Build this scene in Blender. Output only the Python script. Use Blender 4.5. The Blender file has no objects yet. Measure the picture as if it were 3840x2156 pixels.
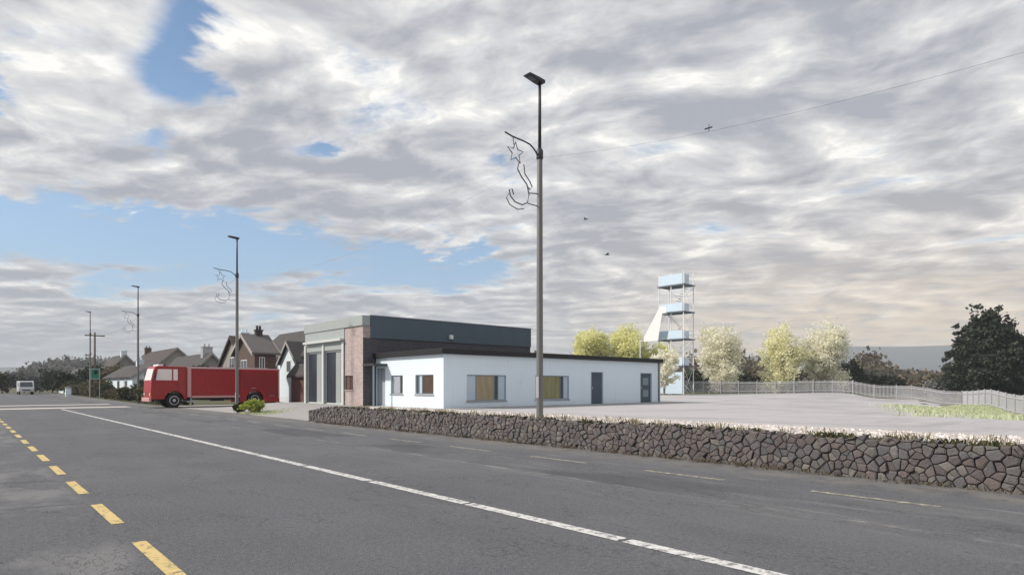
import bpy, math, random
import numpy as np
from mathutils import Vector, Matrix

# ------------------------------------------------------------------ camera, sky, sun, exposure
sc = bpy.context.scene
COL = sc.collection
cam_data = bpy.data.cameras.new('camera'); cam = bpy.data.objects.new('camera', cam_data); COL.objects.link(cam)
cam.location = (0, 0, 1.6); cam.rotation_euler = (math.pi/2, 0, math.radians(-41.8))
cam_data.sensor_width = 36; cam_data.lens = 21.67; cam_data.shift_y = 0.0959
cam_data.clip_end = 20000; sc.camera = cam
sc.view_settings.view_transform = 'Standard'; sc.view_settings.look = 'None'
sc.view_settings.gamma = 1; sc.view_settings.exposure = 0.50
sc.cycles.use_denoising = True
sc.cycles.max_bounces = 10; sc.cycles.diffuse_bounces = 8; sc.cycles.transmission_bounces = 8; sc.cycles.transparent_max_bounces = 12
sc.cycles.volume_bounces = 0

SUN_EL = math.radians(38); SUN_AZ = math.radians(-56)          # azimuth from +Y towards +X
sd = Vector((math.sin(SUN_AZ)*math.cos(SUN_EL), math.cos(SUN_AZ)*math.cos(SUN_EL), math.sin(SUN_EL)))
sl = bpy.data.lights.new('sun', 'SUN'); sl.energy = 3.0; sl.angle = math.radians(3.0); sl.color = (1.0, .91, .80)
so = bpy.data.objects.new('sun', sl); COL.objects.link(so); so.rotation_euler = sd.to_track_quat('Z', 'Y').to_euler()
so.location = (-30, 20, 40)

class NT:
    """tiny helper to write shader maths"""
    def __init__(s, nt): s.nt = nt; s.n = nt.nodes; s.l = nt.links
    def put(s, sock, v):
        if hasattr(v, 'is_linked') or isinstance(v, bpy.types.NodeSocket): s.l.new(v, sock)
        else: sock.default_value = v
    def m(s, op, a, b=0.0, c=0.0, clamp=False):
        n = s.n.new('ShaderNodeMath'); n.operation = op; n.use_clamp = clamp
        s.put(n.inputs[0], a); s.put(n.inputs[1], b); s.put(n.inputs[2], c); return n.outputs[0]
    def add(s, a, b): return s.m('ADD', a, b)
    def mul(s, a, b): return s.m('MULTIPLY', a, b)
    def sub(s, a, b): return s.m('SUBTRACT', a, b)
    def ss(s, x, lo, hi):
        n = s.n.new('ShaderNodeMapRange'); n.interpolation_type = 'SMOOTHSTEP'
        s.put(n.inputs[0], x); s.put(n.inputs[1], lo); s.put(n.inputs[2], hi); s.put(n.inputs[3], 0.0); s.put(n.inputs[4], 1.0); return n.outputs[0]
    def mix(s, f, a, b, blend='MIX'):
        n = s.n.new('ShaderNodeMix'); n.data_type = 'RGBA'; n.blend_type = blend
        s.put(n.inputs[0], f)
        for k, v in ((6, a), (7, b)):
            if isinstance(v, (tuple, list)): v = tuple(v) + (1.0,) if len(v) == 3 else v
            s.put(n.inputs[k], v)
        return n.outputs[2]
    def noise(s, vec, scale, detail=4, rough=.55, dist=0.0, dim='3D'):
        n = s.n.new('ShaderNodeTexNoise'); n.noise_dimensions = dim
        if vec is not None: s.l.new(vec, n.inputs['Vector'])
        n.inputs['Scale'].default_value = scale; n.inputs['Detail'].default_value = detail
        n.inputs['Roughness'].default_value = rough; n.inputs['Distortion'].default_value = dist
        return n.outputs[0]
    def comb(s, x, y, z):
        n = s.n.new('ShaderNodeCombineXYZ'); s.put(n.inputs[0], x); s.put(n.inputs[1], y); s.put(n.inputs[2], z); return n.outputs[0]
    def sep(s, v):
        n = s.n.new('ShaderNodeSeparateXYZ'); s.l.new(v, n.inputs[0]); return n.outputs

# ---- sky: Nishita blue with a broken layer of stratocumulus
world = bpy.data.worlds.new('World'); sc.world = world; world.use_nodes = True
W = NT(world.node_tree); W.n.clear()
STR = 0.1
sky = W.n.new('ShaderNodeTexSky'); sky.sky_type = 'NISHITA'; sky.sun_disc = False
sky.sun_elevation = SUN_EL; sky.sun_rotation = SUN_AZ; sky.air_density = 1.0; sky.dust_density = .6; sky.ozone_density = 1.2
tc = W.n.new('ShaderNodeTexCoord').outputs['Generated']
dx, dy, dz = W.sep(tc)
az = W.mul(W.m('ARCTAN2', dx, dy), 180/math.pi)
el = W.mul(W.m('ARCSINE', W.m('MINIMUM', W.m('MAXIMUM', dz, 0.0), .9999)), 180/math.pi)
zz = W.add(W.m('MAXIMUM', dz, 0.0), .10)
u = W.m('DIVIDE', dx, zz); v = W.m('DIVIDE', dy, zz)
# rows of cloud lie roughly along the road, a little turned
ca, sa = math.cos(math.radians(28)), math.sin(math.radians(28))
ur = W.add(W.mul(u, ca), W.mul(v, sa)); vr = W.sub(W.mul(v, ca), W.mul(u, sa))
wz = W.noise(W.comb(ur, vr, 1.0), 1.1, 3, .5)
ur = W.add(ur, W.mul(W.sub(wz, .5), .5)); vr = W.add(vr, W.mul(W.sub(wz, .5), -.4))
n1 = W.noise(W.comb(ur, W.mul(vr, .62), 3.7), 2.0, 7, .55, .2)
n2 = W.noise(W.comb(ur, W.mul(vr, .75), 11.3), 3.9, 7, .56, .2)
n3 = W.noise(W.comb(W.add(ur, .07), W.add(W.mul(vr, .75), .07), 11.3), 3.9, 7, .56, .2)
n4 = W.noise(W.comb(ur, W.mul(vr, .75), 5.3), 8.0, 6, .6, .25)
hole = 0.0
az_w = W.add(az, W.add(W.mul(W.sub(n2, .5), 9.0), W.mul(W.sub(n4, .5), 5.0))); el_w = W.add(el, W.add(W.mul(W.sub(n1, .5), -6.0), W.mul(W.sub(n4, .5), 4.5)))
for (a0, e0, sa_, se_, amp) in ((-14, 11, 13, 3.0, .62), (2, 11.6, 8, 2.4, .52), (16, 11.4, 8, 2.6, .56), (27, 11.4, 7, 2.0, .50), (36, 11.2, 5, 1.3, .44),
                               (12.8, 25.6, 1.9, 3.4, .50), (16, 24.5, 2.0, 1.8, .36), (11.5, 18.6, 3.4, 1.1, .36), (23.6, 19.6, 2.6, .8, .42), (40.6, 20.0, 1.4, .8, .40), (1.5, 19.5, 1.2, 2.0, .4)):
    qa = W.m('DIVIDE', W.sub(az_w, a0), sa_); qe = W.m('DIVIDE', W.sub(el_w, e0), se_)
    g = W.mul(W.m('EXPONENT', W.mul(W.add(W.mul(qa, qa), W.mul(qe, qe)), -.75)), amp)
    hole = W.add(hole, g)
dens = W.sub(W.add(W.mul(W.sub(n1, .5), 1.5), W.add(W.add(W.mul(W.sub(n2, .5), .9), W.mul(W.sub(n4, .5), .45)), .47)), hole)
cover = W.ss(dens, -.04, .32)
thick = W.ss(dens, .10, .85)
relief = W.add(W.mul(W.sub(n3, n2), 2.1), W.mul(W.sub(n4, .5), .75))
shade = W.add(W.add(W.mul(W.sub(n1, .5), -1.5), .44), relief)
shade = W.add(shade, W.mul(W.sub(1.0, thick), .22))
shade = W.add(W.mul(W.sub(shade, .5), 1.15), .37)
shade = W.m('MINIMUM', W.m('MAXIMUM', shade, 0.0), 1.0)
ramp = W.n.new('ShaderNodeValToRGB'); W.l.new(shade, ramp.inputs[0])
cr = ramp.color_ramp; cr.elements[0].position = .0; cr.elements[0].color = (.30, .315, .355, 1)
cr.elements[1].position = 1.0; cr.elements[1].color = (.78, .765, .73, 1)
e = cr.elements.new(.30); e.color = (.39, .40, .43, 1)
e = cr.elements.new(.62); e.color = (.515, .517, .53, 1)
e = cr.elements.new(.85); e.color = (.63, .625, .615, 1)
clouds = ramp.outputs[0]
# low sky: cool haze to the north-west, warm break in the cloud to the east
warm = W.ss(az, 38.0, 68.0)
hz_col = W.mix(warm, (.31, .355, .405), (.66, .53, .38))
hz = W.m('EXPONENT', W.mul(el, -.20))
hzf = W.mul(hz, W.add(.72, W.mul(W.sub(n2, .5), 1.0)))
hzf = W.m('MINIMUM', W.m('MAXIMUM', hzf, 0.0), .9)
blue = W.mix(1.0, sky.outputs[0], (.85, .95, 1.0), 'MULTIPLY')
inv = 1/STR
cl10 = W.mix(1.0, clouds, (inv, inv, inv), 'MULTIPLY')
bl = W.mix(W.mul(W.ss(el, 30.0, 4.0), .50), blue, (3.0, 4.6, 6.6))
skyc = W.mix(cover, bl, cl10)
wg = W.mul(W.mul(warm, W.m('EXPONENT', W.mul(W.mul(el, el), -.016))), W.ss(W.add(n2, W.mul(W.sub(n4, .5), .5)), .78, .38))
skyc = W.mix(W.mul(wg, .95), skyc, (7.6, 6.0, 4.1))
skyc = W.mix(hzf, skyc, W.mix(1.0, hz_col, (inv, inv, inv), 'MULTIPLY'))
bg = W.n.new('ShaderNodeBackground'); W.l.new(skyc, bg.inputs[0]); bg.inputs[1].default_value = STR
wo = W.n.new('ShaderNodeOutputWorld'); W.l.new(bg.outputs[0], wo.inputs[0])

# ------------------------------------------------------------------ materials
MATS = {}
def mat(name, col, rough=.8, var=.18, scale=2.0, bump=0.0, bscale=60.0, metal=0.0, island=0.0, spec=.4, fine=0.0, fscale=120.0, streak=None, extra=None, trans=0.0):
    """plain procedural surface: base colour, broad mottling, fine grain, optional per-piece tone"""
    m = bpy.data.materials.new(name); m.use_nodes = True; MATS[name] = m
    N = NT(m.node_tree); b = N.n['Principled BSDF']
    pos = N.n.new('ShaderNodeNewGeometry')
    P = pos.outputs['Position']
    if streak:
        x, y, z = N.sep(P); P2 = N.comb(N.mul(x, streak[0]), N.mul(y, streak[1]), N.mul(z, streak[2]))
    else: P2 = P
    c = tuple(col)
    n = N.noise(P2, scale, 5, .6)
    f = N.add(1.0, N.mul(N.sub(n, .5), 2*var))
    if fine:
        f = N.mul(f, N.add(1.0, N.mul(N.sub(N.noise(P, fscale, 3, .6), .5), 2*fine)))
    if island:
        oi = N.n.new('ShaderNodeObjectInfo')
        r = N.m('FRACT', N.add(pos.outputs['Random Per Island'], oi.outputs['Random']))
        f = N.mul(f, N.add(1.0 - island, N.mul(r, 2*island)))
    else: r = None
    colr = N.mix(1.0, c, N.comb(f, f, f), 'MULTIPLY')
    if extra: colr = extra(N, colr, P, r)
    N.l.new(colr, b.inputs['Base Color'])
    b.inputs['Roughness'].default_value = rough; b.inputs['Metallic'].default_value = metal
    b.inputs['Specular IOR Level'].default_value = spec
    if bump:
        bn = N.n.new('ShaderNodeBump'); bn.inputs['Strength'].default_value = bump; bn.inputs['Distance'].default_value = .02
        N.l.new(N.noise(P, bscale, 4, .6), bn.inputs['Height']); N.l.new(bn.outputs[0], b.inputs['Normal'])
    if trans:
        t = N.n.new('ShaderNodeBsdfTranslucent'); N.l.new(colr, t.inputs[0])
        mx = N.n.new('ShaderNodeMixShader'); mx.inputs[0].default_value = trans
        N.l.new(b.outputs[0], mx.inputs[1]); N.l.new(t.outputs[0], mx.inputs[2])
        N.l.new(mx.outputs[0], N.n['Material Output'].inputs[0])
    return m

def asphalt_extra(N, c, P, r):
    x, y, z = N.sep(P)
    g2 = N.add(.80, N.mul(N.noise(P, 11.0, 4, .7), .40)); c = N.mix(1.0, c, N.comb(g2, g2, g2), 'MULTIPLY')
    c = N.mix(N.mul(N.ss(N.noise(N.comb(N.mul(x, 1.), N.mul(y, .35), 6.), .5, 5, .65), .50, .66), .35), c, (.175, .175, .18))
    # long construction joint and resurfaced strips run along the road
    wob = N.mul(N.sub(N.noise(P, .5, 3), .5), .25)
    xj = N.add(x, wob)
    d = N.m('ABSOLUTE', N.sub(xj, 7.9))
    j = N.mul(N.ss(d, .07, .0), N.ss(N.noise(N.comb(N.mul(x, 1.), N.mul(y, .6), 0.), 2.6, 4, .7), .46, .66))
    c = N.mix(N.mul(j, .8), c, (.34, .33, .32))
    stk = N.mul(N.ss(x, 6.6, 8.2), N.ss(N.noise(N.comb(N.mul(x, 3.2), N.mul(y, .35), 1.), 1.5, 6, .7), .52, .66)); c = N.mix(N.mul(stk, .5), c, (.25, .245, .24))
    patch = N.mul(N.ss(xj, 7.9, 7.96), N.ss(xj, 9.35, 9.25))
    patch = N.mul(patch, N.ss(N.noise(N.comb(N.mul(x, .5), N.mul(y, .22), 4.), 1.0, 3), .44, .60))
    c = N.mix(N.mul(patch, .65), c, (.075, .076, .088))
    verge = N.ss(xj, 10.0, 11.5)
    c = N.mix(N.mul(verge, N.ss(N.noise(P, 1.6, 6, .7), .34, .62)), c, (.215, .205, .195))
    lay = N.mul(N.ss(x, 1.35, 1.1), N.ss(N.noise(N.comb(N.mul(x, .7), N.mul(y, .35), 9.), 1.4, 5, .6), .46, .62))
    c = N.mix(N.mul(lay, .7), c, (.235, .235, .24))
    seam = N.mul(N.ss(N.m('ABSOLUTE', N.sub(N.add(y, N.mul(x, .35)), 13.3)), .16, .03), N.ss(x, 1.3, 1.1))
    seam2 = N.mul(N.ss(N.m('ABSOLUTE', N.sub(N.add(y, N.mul(x, .2)), 10.4)), .1, .02), N.ss(x, 1.3, 1.1))
    c = N.mix(N.mul(N.add(seam, seam2), .45), c, (.07, .07, .075))
    track = N.ss(N.m('ABSOLUTE', N.sub(N.m('ABSOLUTE', N.sub(x, 3.3)), .85)), .5, .0)
    c = N.mix(N.mul(track, .13), c, (.09, .09, .095))
    crack = N.ss(N.m('ABSOLUTE', N.sub(N.noise(N.comb(N.mul(x, .8), N.mul(y, .3), 2.), .9, 6, .65), .5)), .006, .0)
    return N.mix(N.mul(crack, .6), c, (.06, .06, .065))
mat('asphalt', (.130, .136, .150), .92, .22, .45, .9, 60, fine=.55, fscale=24, extra=asphalt_extra, spec=.25)
def worn(amount, under=(.12, .12, .125)):
    def f(N, c, P, r):
        w = N.ss(N.noise(P, 9.0, 6, .75), .62 - amount, .72 - amount*.6)
        return N.mix(N.mul(w, .85), c, under)
    return f
mat('white_paint', (.66, .66, .66), .7, .12, 3, .3, 80, fine=.15, extra=worn(.17))
mat('yellow_paint', (.62, .48, .20), .7, .12, 3, .3, 80, fine=.15, extra=worn(.12))
mat('pale_yellow_paint', (.47, .44, .34), .7, .15, 3, .3, 80, fine=.2, extra=worn(.27))
mat('concrete_ramp', (.50, .475, .44), .9, .15, 1.0, .3, 40)
def soil(N, c, P, r):
    return N.mix(N.ss(N.noise(P, .05, 5, .6), .42, .62), c, (.115, .10, .065))
mat('field', (.075, .085, .042), .95, .35, .6, .5, 8, extra=soil)
def yard(N, c, P, r):
    x, y, z = N.sep(P)
    c = N.mix(N.mul(N.ss(N.noise(P, .12, 5, .6), .45, .65), .40), c, (.30, .295, .30))
    c = N.mix(N.mul(N.ss(N.noise(N.comb(N.mul(x, .1), N.mul(y, .8), 0.), .6, 5, .7), .50, .64), .5), c, (.265, .26, .265))
    return N.mix(N.mul(N.ss(N.noise(P, 1.7, 6, .75), .56, .70), .30), c, (.25, .245, .24))
mat('yard_gravel', (.45, .44, .455), .95, .10, .5, .5, 30, fine=.22, fscale=24, extra=yard)
mat('concrete', (.36, .35, .35), .9, .12, .6, .3, 40, fine=.12, extra=yard)
mat('pale_gravel', (.55, .51, .49), .95, .18, 2.5, .9, 45, fine=.35, fscale=30)
mat('pebble', (.58, .545, .525), .9, .1, 3, island=.45)
def stone_extra(N, c, P, r):
    rp = N.n.new('ShaderNodeValToRGB'); N.l.new(r, rp.inputs[0]); q = rp.color_ramp; q.interpolation = 'LINEAR'
    q.elements[0].position = 0; q.elements[0].color = (.105, .094, .098, 1); q.elements[1].position = 1; q.elements[1].color = (.175, .165, .165, 1)
    for p, k in ((.18, (.128, .106, .103)), (.36, (.10, .10, .11)), (.5, (.150, .124, .122)), (.64, (.14, .13, .13)), (.8, (.12, .115, .125)), (.9, (.19, .175, .155))):
        e = q.elements.new(p); e.color = k + (1,)
    x = N.mix(1.0, rp.outputs[0], N.comb(*[N.add(.56, N.noise(P, 14, 5, .65))]*3), 'MULTIPLY')
    return N.mix(N.mul(N.ss(N.noise(P, 5, 5, .7), .58, .70), .5), x, (.16, .155, .10))
mat('stone', (.2, .2, .2), .9, .2, 6, .9, 40, island=.3, extra=stone_extra)
mat('mortar', (.105, .095, .09), .95, .3, 8, .6, 60)
def weather(N, c, P, r):
    x, y, z = N.sep(P)
    st = N.ss(N.noise(N.comb(N.mul(x, 3.0), N.mul(y, 3.0), N.mul(z, .25)), 1.6, 5, .65), .54, .74)
    c = N.mix(N.mul(st, .22), c, (.40, .43, .44))
    sp = N.mul(N.ss(N.add(z, N.mul(N.noise(P, 4, 4), .35)), .85, .50), N.noise(P, 9, 4, .7))
    return N.mix(N.mul(sp, .45), c, (.36, .35, .32))
mat('white_render_shade_tint', (.74, .845, .93), .85, .05, .8, .15, 60, fine=.02, extra=weather)  # white render; the blue cast of its shaded side is mixed into the colour
mat('cream_wall', (.30, .285, .265), .9, .08, 1)
mat('black_fascia', (.012, .012, .015), .6, .2, 2)
mat('roof_felt', (.05, .05, .055), .8, .2, 2)
def brick_extra(sc_, mort, rot=0):
    def f(N, c, P, r):
        x, y, z = N.sep(P)
        t = N.n.new('ShaderNodeTexBrick'); N.l.new(N.comb(N.add(x, y), z, 0.), t.inputs['Vector'])
        t.inputs['Scale'].default_value = 1; t.inputs['Brick Width'].default_value = .225*sc_; t.inputs['Row Height'].default_value = .075*sc_
        t.inputs['Mortar Size'].default_value = .010*sc_; t.inputs['Color1'].default_value = (.82, .82, .82, 1); t.inputs['Color2'].default_value = (1.15, 1.1, 1.08, 1)
        t.inputs['Mortar'].default_value = mort + (1,)
        return N.mix(1.0, c, t.outputs[0], 'MULTIPLY')
    return f
mat('pink_brick', (.42, .36, .35), .9, .14, .8, .3, 40, extra=brick_extra(1, (1.15, 1.15, 1.15)))
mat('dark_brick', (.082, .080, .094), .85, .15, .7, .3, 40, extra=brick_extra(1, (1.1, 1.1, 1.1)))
mat('house_brick', (.105, .075, .067), .9, .2, .8, .2, 40, extra=brick_extra(1.3, (1.2, 1.2, 1.2)))
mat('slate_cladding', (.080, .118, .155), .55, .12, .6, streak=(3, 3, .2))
mat('pale_cladding', (.365, .41, .41), .6, .07, .6, streak=(3, 3, .3))
mat('pale_frame', (.60, .62, .62), .5, .05, 1)
mat('door_dark', (.030, .036, .052), .3, .25, 1.5)
mat('door_leaf', (.34, .38, .38), .5, .10, 1.2)
mat('slate_door', (.055, .085, .125), .45, .12, 2)
mat('vision_panel', (.22, .29, .33), .1, .1, 3)
mat('window_frame', (.22, .27, .31), .5, .05, 2)
mat('white_frame', (.72, .73, .74), .5, .05, 2)
mat('glass_olive', (.27, .26, .13), .12, .45, 1.4, streak=(3, 3, .6))
mat('glass_tan', (.36, .30, .19), .12, .4, 1.6, streak=(3, 3, .6))
mat('glass_reflection', (.50, .60, .70), .08, .1, 2)  # pale blue reflection put into the pane's base colour
mat('glass_slate', (.06, .08, .10), .06, .2, 2)
mat('glass_brown', (.095, .065, .052), .08, .35, 2)
mat('porch_glass', (.40, .43, .50), .08, .15, 2)
mat('steel', (.20, .195, .195), .55, .15, 1.5, metal=.35, streak=(2, 2, .3))
mat('dark_steel', (.055, .055, .06), .5, .15, 2, metal=.3)
mat('galvanised', (.46, .47, .50), .5, .12, 2, metal=.3)
mat('fence_steel', (.56, .57, .60), .55, .12, 1.2)
mat('rope_light', (.10, .105, .12), .5, .2, 4)
mat('cable', (.03, .03, .03), .7, .1, 2)
mat('tower_panel', (.58, .72, .86), .5, .08, 1)
mat('tower_steel', (.80, .82, .84), .5, .08, 1)
mat('tower_slab', (.13, .17, .21), .7, .1, 1)
mat('stair_white', (.84, .85, .86), .5, .04, 1)
mat('truck_red', (.36, .014, .018), .30, .10, 1.2, spec=.5)
mat('truck_red_dark', (.26, .014, .018), .38, .12, 1.2, spec=.5)
mat('truck_pink', (.60, .33, .32), .45, .08, 2)
mat('truck_glass_sky', (.90, .80, .78), .25, .05, 2)  # reflected sky painted in as the pale base colour
mat('chassis', (.022, .022, .024), .7, .2, 3)
mat('rubber', (.020, .020, .021), .85, .2, 5)
mat('hub', (.55, .54, .55), .4, .1, 6, metal=.4)
mat('lamp_lens', (.75, .72, .66), .15, .05, 5)
mat('amber_lens', (.65, .25, .03), .2, .05, 5)
mat('white_van', (.66, .68, .70), .35, .04, 1)
mat('roof_tile_grey', (.062, .058, .060), .85, .2, .8, .3, 20)
mat('roof_tile_brown', (.060, .048, .046), .85, .2, .8, .3, 20)
mat('roof_tile_pale', (.13, .12, .118), .85, .18, .8, .3, 20)
mat('barge_grey', (.36, .345, .33), .8, .1, 1)
mat('garage_brown', (.13, .060, .055), .6, .12, 1)
mat('sign_green', (.02, .22, .13), .5, .08, 2)
mat('bark', (.11, .085, .065), .95, .3, 6, .6, 20)
mat('pale_bark', (.30, .26, .21), .95, .25, 6, .4, 20)
def leaf(name, col, island=.45, trans=.3, tint=None):
    def ex(N, c, P, r):
        return N.mix(N.mul(r, .6), c, tint) if tint else c
    return mat(name, col, .7, .25, .8, island=island, trans=trans, extra=ex, spec=.2)
leaf('leaf_lime', (.82, .82, .44), .1, .5, (.88, .86, .62))
leaf('leaf_pale_lime', (.88, .87, .63), .1, .5, (.90, .88, .70))
leaf('leaf_cream', (.88, .87, .74), .08, .5, (.90, .88, .80))
leaf('leaf_dark', (.032, .050, .030), .5, .15, (.05, .055, .035))
leaf('leaf_conifer', (.036, .052, .036), .5, .1, (.055, .065, .045))
leaf('leaf_hedge', (.085, .095, .045), .5, .2, (.16, .13, .075))
leaf('leaf_brown', (.125, .10, .07), .45, .2, (.19, .165, .115))
leaf('leaf_grey', (.17, .18, .18), .35, .2, (.22, .21, .20))
leaf('leaf_bright', (.33, .40, .06), .45, .35, (.50, .52, .18))
leaf('leaf_boxy', (.030, .040, .014), .5, .15, (.045, .05, .02))
leaf('grass_pale', (.56, .62, .38), .2, .3, (.64, .67, .50))
leaf('grass_dry', (.22, .19, .10), .4, .3, (.34, .30, .19))
mat('hill', (.085, .105, .115), .95, .3, .004)
mat('bird', (.03, .03, .035), .8, .1, 5)

# ------------------------------------------------------------------ building blocks
class MB:
    def __init__(s): s.v = []; s.f = []
    def face(s, *pts):
        i = len(s.v); s.v += [tuple(p) for p in pts]; s.f.append(tuple(range(i, i + len(pts)))); return s
    def box(s, x0, x1, y0, y1, z0, z1):
        i = len(s.v)
        s.v += [(x0,y0,z0),(x1,y0,z0),(x1,y1,z0),(x0,y1,z0),(x0,y0,z1),(x1,y0,z1),(x1,y1,z1),(x0,y1,z1)]
        s.f += [tuple(i+k for k in q) for q in ((0,3,2,1),(4,5,6,7),(0,1,5,4),(1,2,6,5),(2,3,7,6),(3,0,4,7))]; return s
    def prism(s, poly, axis, a, b):
        """poly in the two other axes (x,z for axis y; y,z for axis x; x,y for axis z)"""
        n = len(poly); i = len(s.v)
        def P(p, t): return {'x': (t, p[0], p[1]), 'y': (p[0], t, p[1]), 'z': (p[0], p[1], t)}[axis]
        s.v += [P(p, a) for p in poly] + [P(p, b) for p in poly]
        s.f.append(tuple(i+k for k in range(n))); s.f.append(tuple(i+n+k for k in reversed(range(n))))
        for k in range(n): s.f.append((i+k, i+n+k, i+n+(k+1) % n, i+(k+1) % n))
        return s
    def tube(s, pts, rad, n=8, closed=False):
        pts = [Vector(p) for p in pts]; rad = rad if isinstance(rad, (list, tuple)) else [rad]*len(pts)
        i = len(s.v); m = len(pts)
        for k, p in enumerate(pts):
            d = (pts[(k+1) % m] - pts[k-1]) if closed else pts[min(k+1, m-1)] - pts[max(k-1, 0)]
            d.normalize(); up = Vector((0,0,1)) if abs(d.z) < .95 else Vector((1,0,0))
            a = d.cross(up).normalized(); b = d.cross(a).normalized()
            for q in range(n):
                t = 2*math.pi*q/n; s.v.append(tuple(p + (a*math.cos(t) + b*math.sin(t))*rad[k]))
        for k in range(m if closed else m-1):
            for q in range(n):
                r = (k+1) % m
                s.f.append((i+k*n+q, i+k*n+(q+1) % n, i+r*n+(q+1) % n, i+r*n+q))
        if not closed:
            s.f.append(tuple(i+q for q in reversed(range(n)))); s.f.append(tuple(i+(m-1)*n+q for q in range(n)))
        return s
    def lathe(s, prof, axis='z', n=20, c=(0,0,0)):
        """prof: list of (radius, t) along the axis"""
        i = len(s.v)
        for r, t in prof:
            for q in range(n):
                a = 2*math.pi*q/n; p = (r*math.cos(a), r*math.sin(a))
                s.v.append({'z': (c[0]+p[0], c[1]+p[1], c[2]+t), 'y': (c[0]+p[0], c[1]+t, c[2]+p[1]), 'x': (c[0]+t, c[1]+p[0], c[2]+p[1])}[axis])
        for k in range(len(prof)-1):
            for q in range(n): s.f.append((i+k*n+q, i+k*n+(q+1) % n, i+(k+1)*n+(q+1) % n, i+(k+1)*n+q))
        s.f.append(tuple(i+q for q in reversed(range(n)))); s.f.append(tuple(i+(len(prof)-1)*n+q for q in range(n))); return s
    def obj(s, name, m, parent=None, smooth=False, bevel=0.0, loc=None):
        me = bpy.data.meshes.new(name); me.from_pydata(s.v, [], s.f); me.update()
        me.materials.append(MATS[m])
        if smooth: me.shade_smooth()
        o = bpy.data.objects.new(name, me); COL.objects.link(o)
        if parent: o.parent = parent
        if loc: o.location = loc
        if bevel:
            bv = o.modifiers.new('bevel', 'BEVEL'); bv.width = bevel; bv.segments = 2; bv.limit_method = 'ANGLE'
        return o
def tag(o, label, cat, group=None):
    o['label'] = label; o['category'] = cat
    if group: o['group'] = group
    return o
def thing(name, label, cat, loc=(0,0,0), rz=0, group=None):
    o = bpy.data.objects.new(name, None); COL.objects.link(o); o.location = loc; o.rotation_euler = (0,0,rz); o.empty_display_size = .3
    return tag(o, label, cat, group)
def kind(o, k): o['kind'] = k; return o
def quads_obj(name, cen, half_u, half_v, m, parent=None):
    """many small quads at once (numpy)"""
    n = len(cen)
    v = np.stack([cen-half_u-half_v, cen+half_u-half_v, cen+half_u+half_v, cen-half_u+half_v], 1).reshape(-1, 3)
    me = bpy.data.meshes.new(name); me.vertices.add(4*n); me.vertices.foreach_set('co', v.astype(np.float32).ravel())
    me.loops.add(4*n); me.loops.foreach_set('vertex_index', np.arange(4*n, dtype=np.int32))
    me.polygons.add(n); me.polygons.foreach_set('loop_start', np.arange(0, 4*n, 4, dtype=np.int32))
    me.update(calc_edges=True); me.materials.append(MATS[m])
    o = bpy.data.objects.new(name, me); COL.objects.link(o)
    if parent: o.parent = parent
    return o
def unit(rng, n):
    a = rng.normal(size=(n, 3)); return a/np.linalg.norm(a, axis=1, keepdims=True)
def foliage(name, m, lobes, nclump, per, clump_r, size, seed, parent=None, flat=1.0, floor=None):
    """leaf-sized faces in clumps over lobes (cx,cy,cz,rx,ry,rz): uneven outline, gaps, light and dark clumps"""
    rng = np.random.default_rng(seed); L = np.array(lobes, float)
    w = L[:, 3]*L[:, 4]*L[:, 5]; w = w**.67; w /= w.sum()
    k = rng.choice(len(L), nclump, p=w); d = unit(rng, nclump); r = rng.random(nclump)**.30
    r *= 1 + .10*rng.normal(size=nclump)
    cc = L[k, :3] + d*L[k, 3:6]*r[:, None]
    per_c = np.repeat(np.arange(nclump), per); n = len(per_c)
    cs = clump_r*(.6 + .8*rng.random(nclump))
    p = cc[per_c] + rng.normal(size=(n, 3))*cs[per_c][:, None]*np.array([.55, .55, .45*flat])
    if floor is not None: p[:, 2] = np.maximum(p[:, 2], floor + .02 + rng.random(n)*.12)
    u = unit(rng, n); t = unit(rng, n); v = np.cross(u, t); v /= np.linalg.norm(v, axis=1, keepdims=True)
    s = size*(.6 + .8*rng.random(n))[:, None]
    return quads_obj(name, p, u*s*.5, v*s*.36, m, parent)

# ------------------------------------------------------------------ lie of the land
FENCE = [(79.0, 76.0, .5), (87.8, 62.4, .5), (102.3, 38.7, .5), (103.0, 30.0, -.35), (96.9, 20.7, -1.1), (71.4, 10.0, -1.35), (57.7, 2.1, -1.4), (50.0, -8.0, -1.4)]
CTRL = [(18,26,.4),(28,26,.4),(38,26,.4),(25,38,.4),(40,40,.4),(30,8,.2),(16,-5,.4),(50,30,.4),(60,48,.4),(75,50,.4),(85,40,.4),(45,10,-.3),(60,22,-.2),(16,10,.5),(30,0,-.1)] + FENCE
CT = np.array(CTRL)
def sst(t, a, b):
    t = min(1, max(0, (t-a)/(b-a))); return t*t*(3-2*t)
def gz(x, y):
    road = .004*max(0, y-60)
    if x <= 11.95: return road
    d2 = (CT[:, 0]-x)**2 + (CT[:, 1]-y)**2 + 4.0
    w = d2**-1.6; zs = float((w*CT[:, 2]).sum()/w.sum())
    if y < 26.7:
        bed = .665 if y < 24 else .665 - .22*sst(y, 24, 26.7)
        z = bed + (zs-bed)*sst(x, 14.2, 18.5)
    else:
        z = zs*sst(x, 12, 17)
    z = z*(1-sst(y, 44.5, 48.5)*sst(60-x, 0, 25)) + road*sst(y, 48, 60)
    return z
def sheet(name, xs, ys, m, dz=0.0, keep=None, fn=gz):
    b = MB(); idx = {}
    for i, x in enumerate(xs):
        for j, y in enumerate(ys): idx[i, j] = len(b.v); b.v.append((x, y, fn(x, y)+dz))
    for i in range(len(xs)-1):
        for j in range(len(ys)-1):
            if keep is None or keep((xs[i]+xs[i+1])/2, (ys[j]+ys[j+1])/2): b.f.append((idx[i, j], idx[i+1, j], idx[i+1, j+1], idx[i, j+1]))
    return kind(b.obj(name, m, smooth=True), 'structure')
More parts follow.
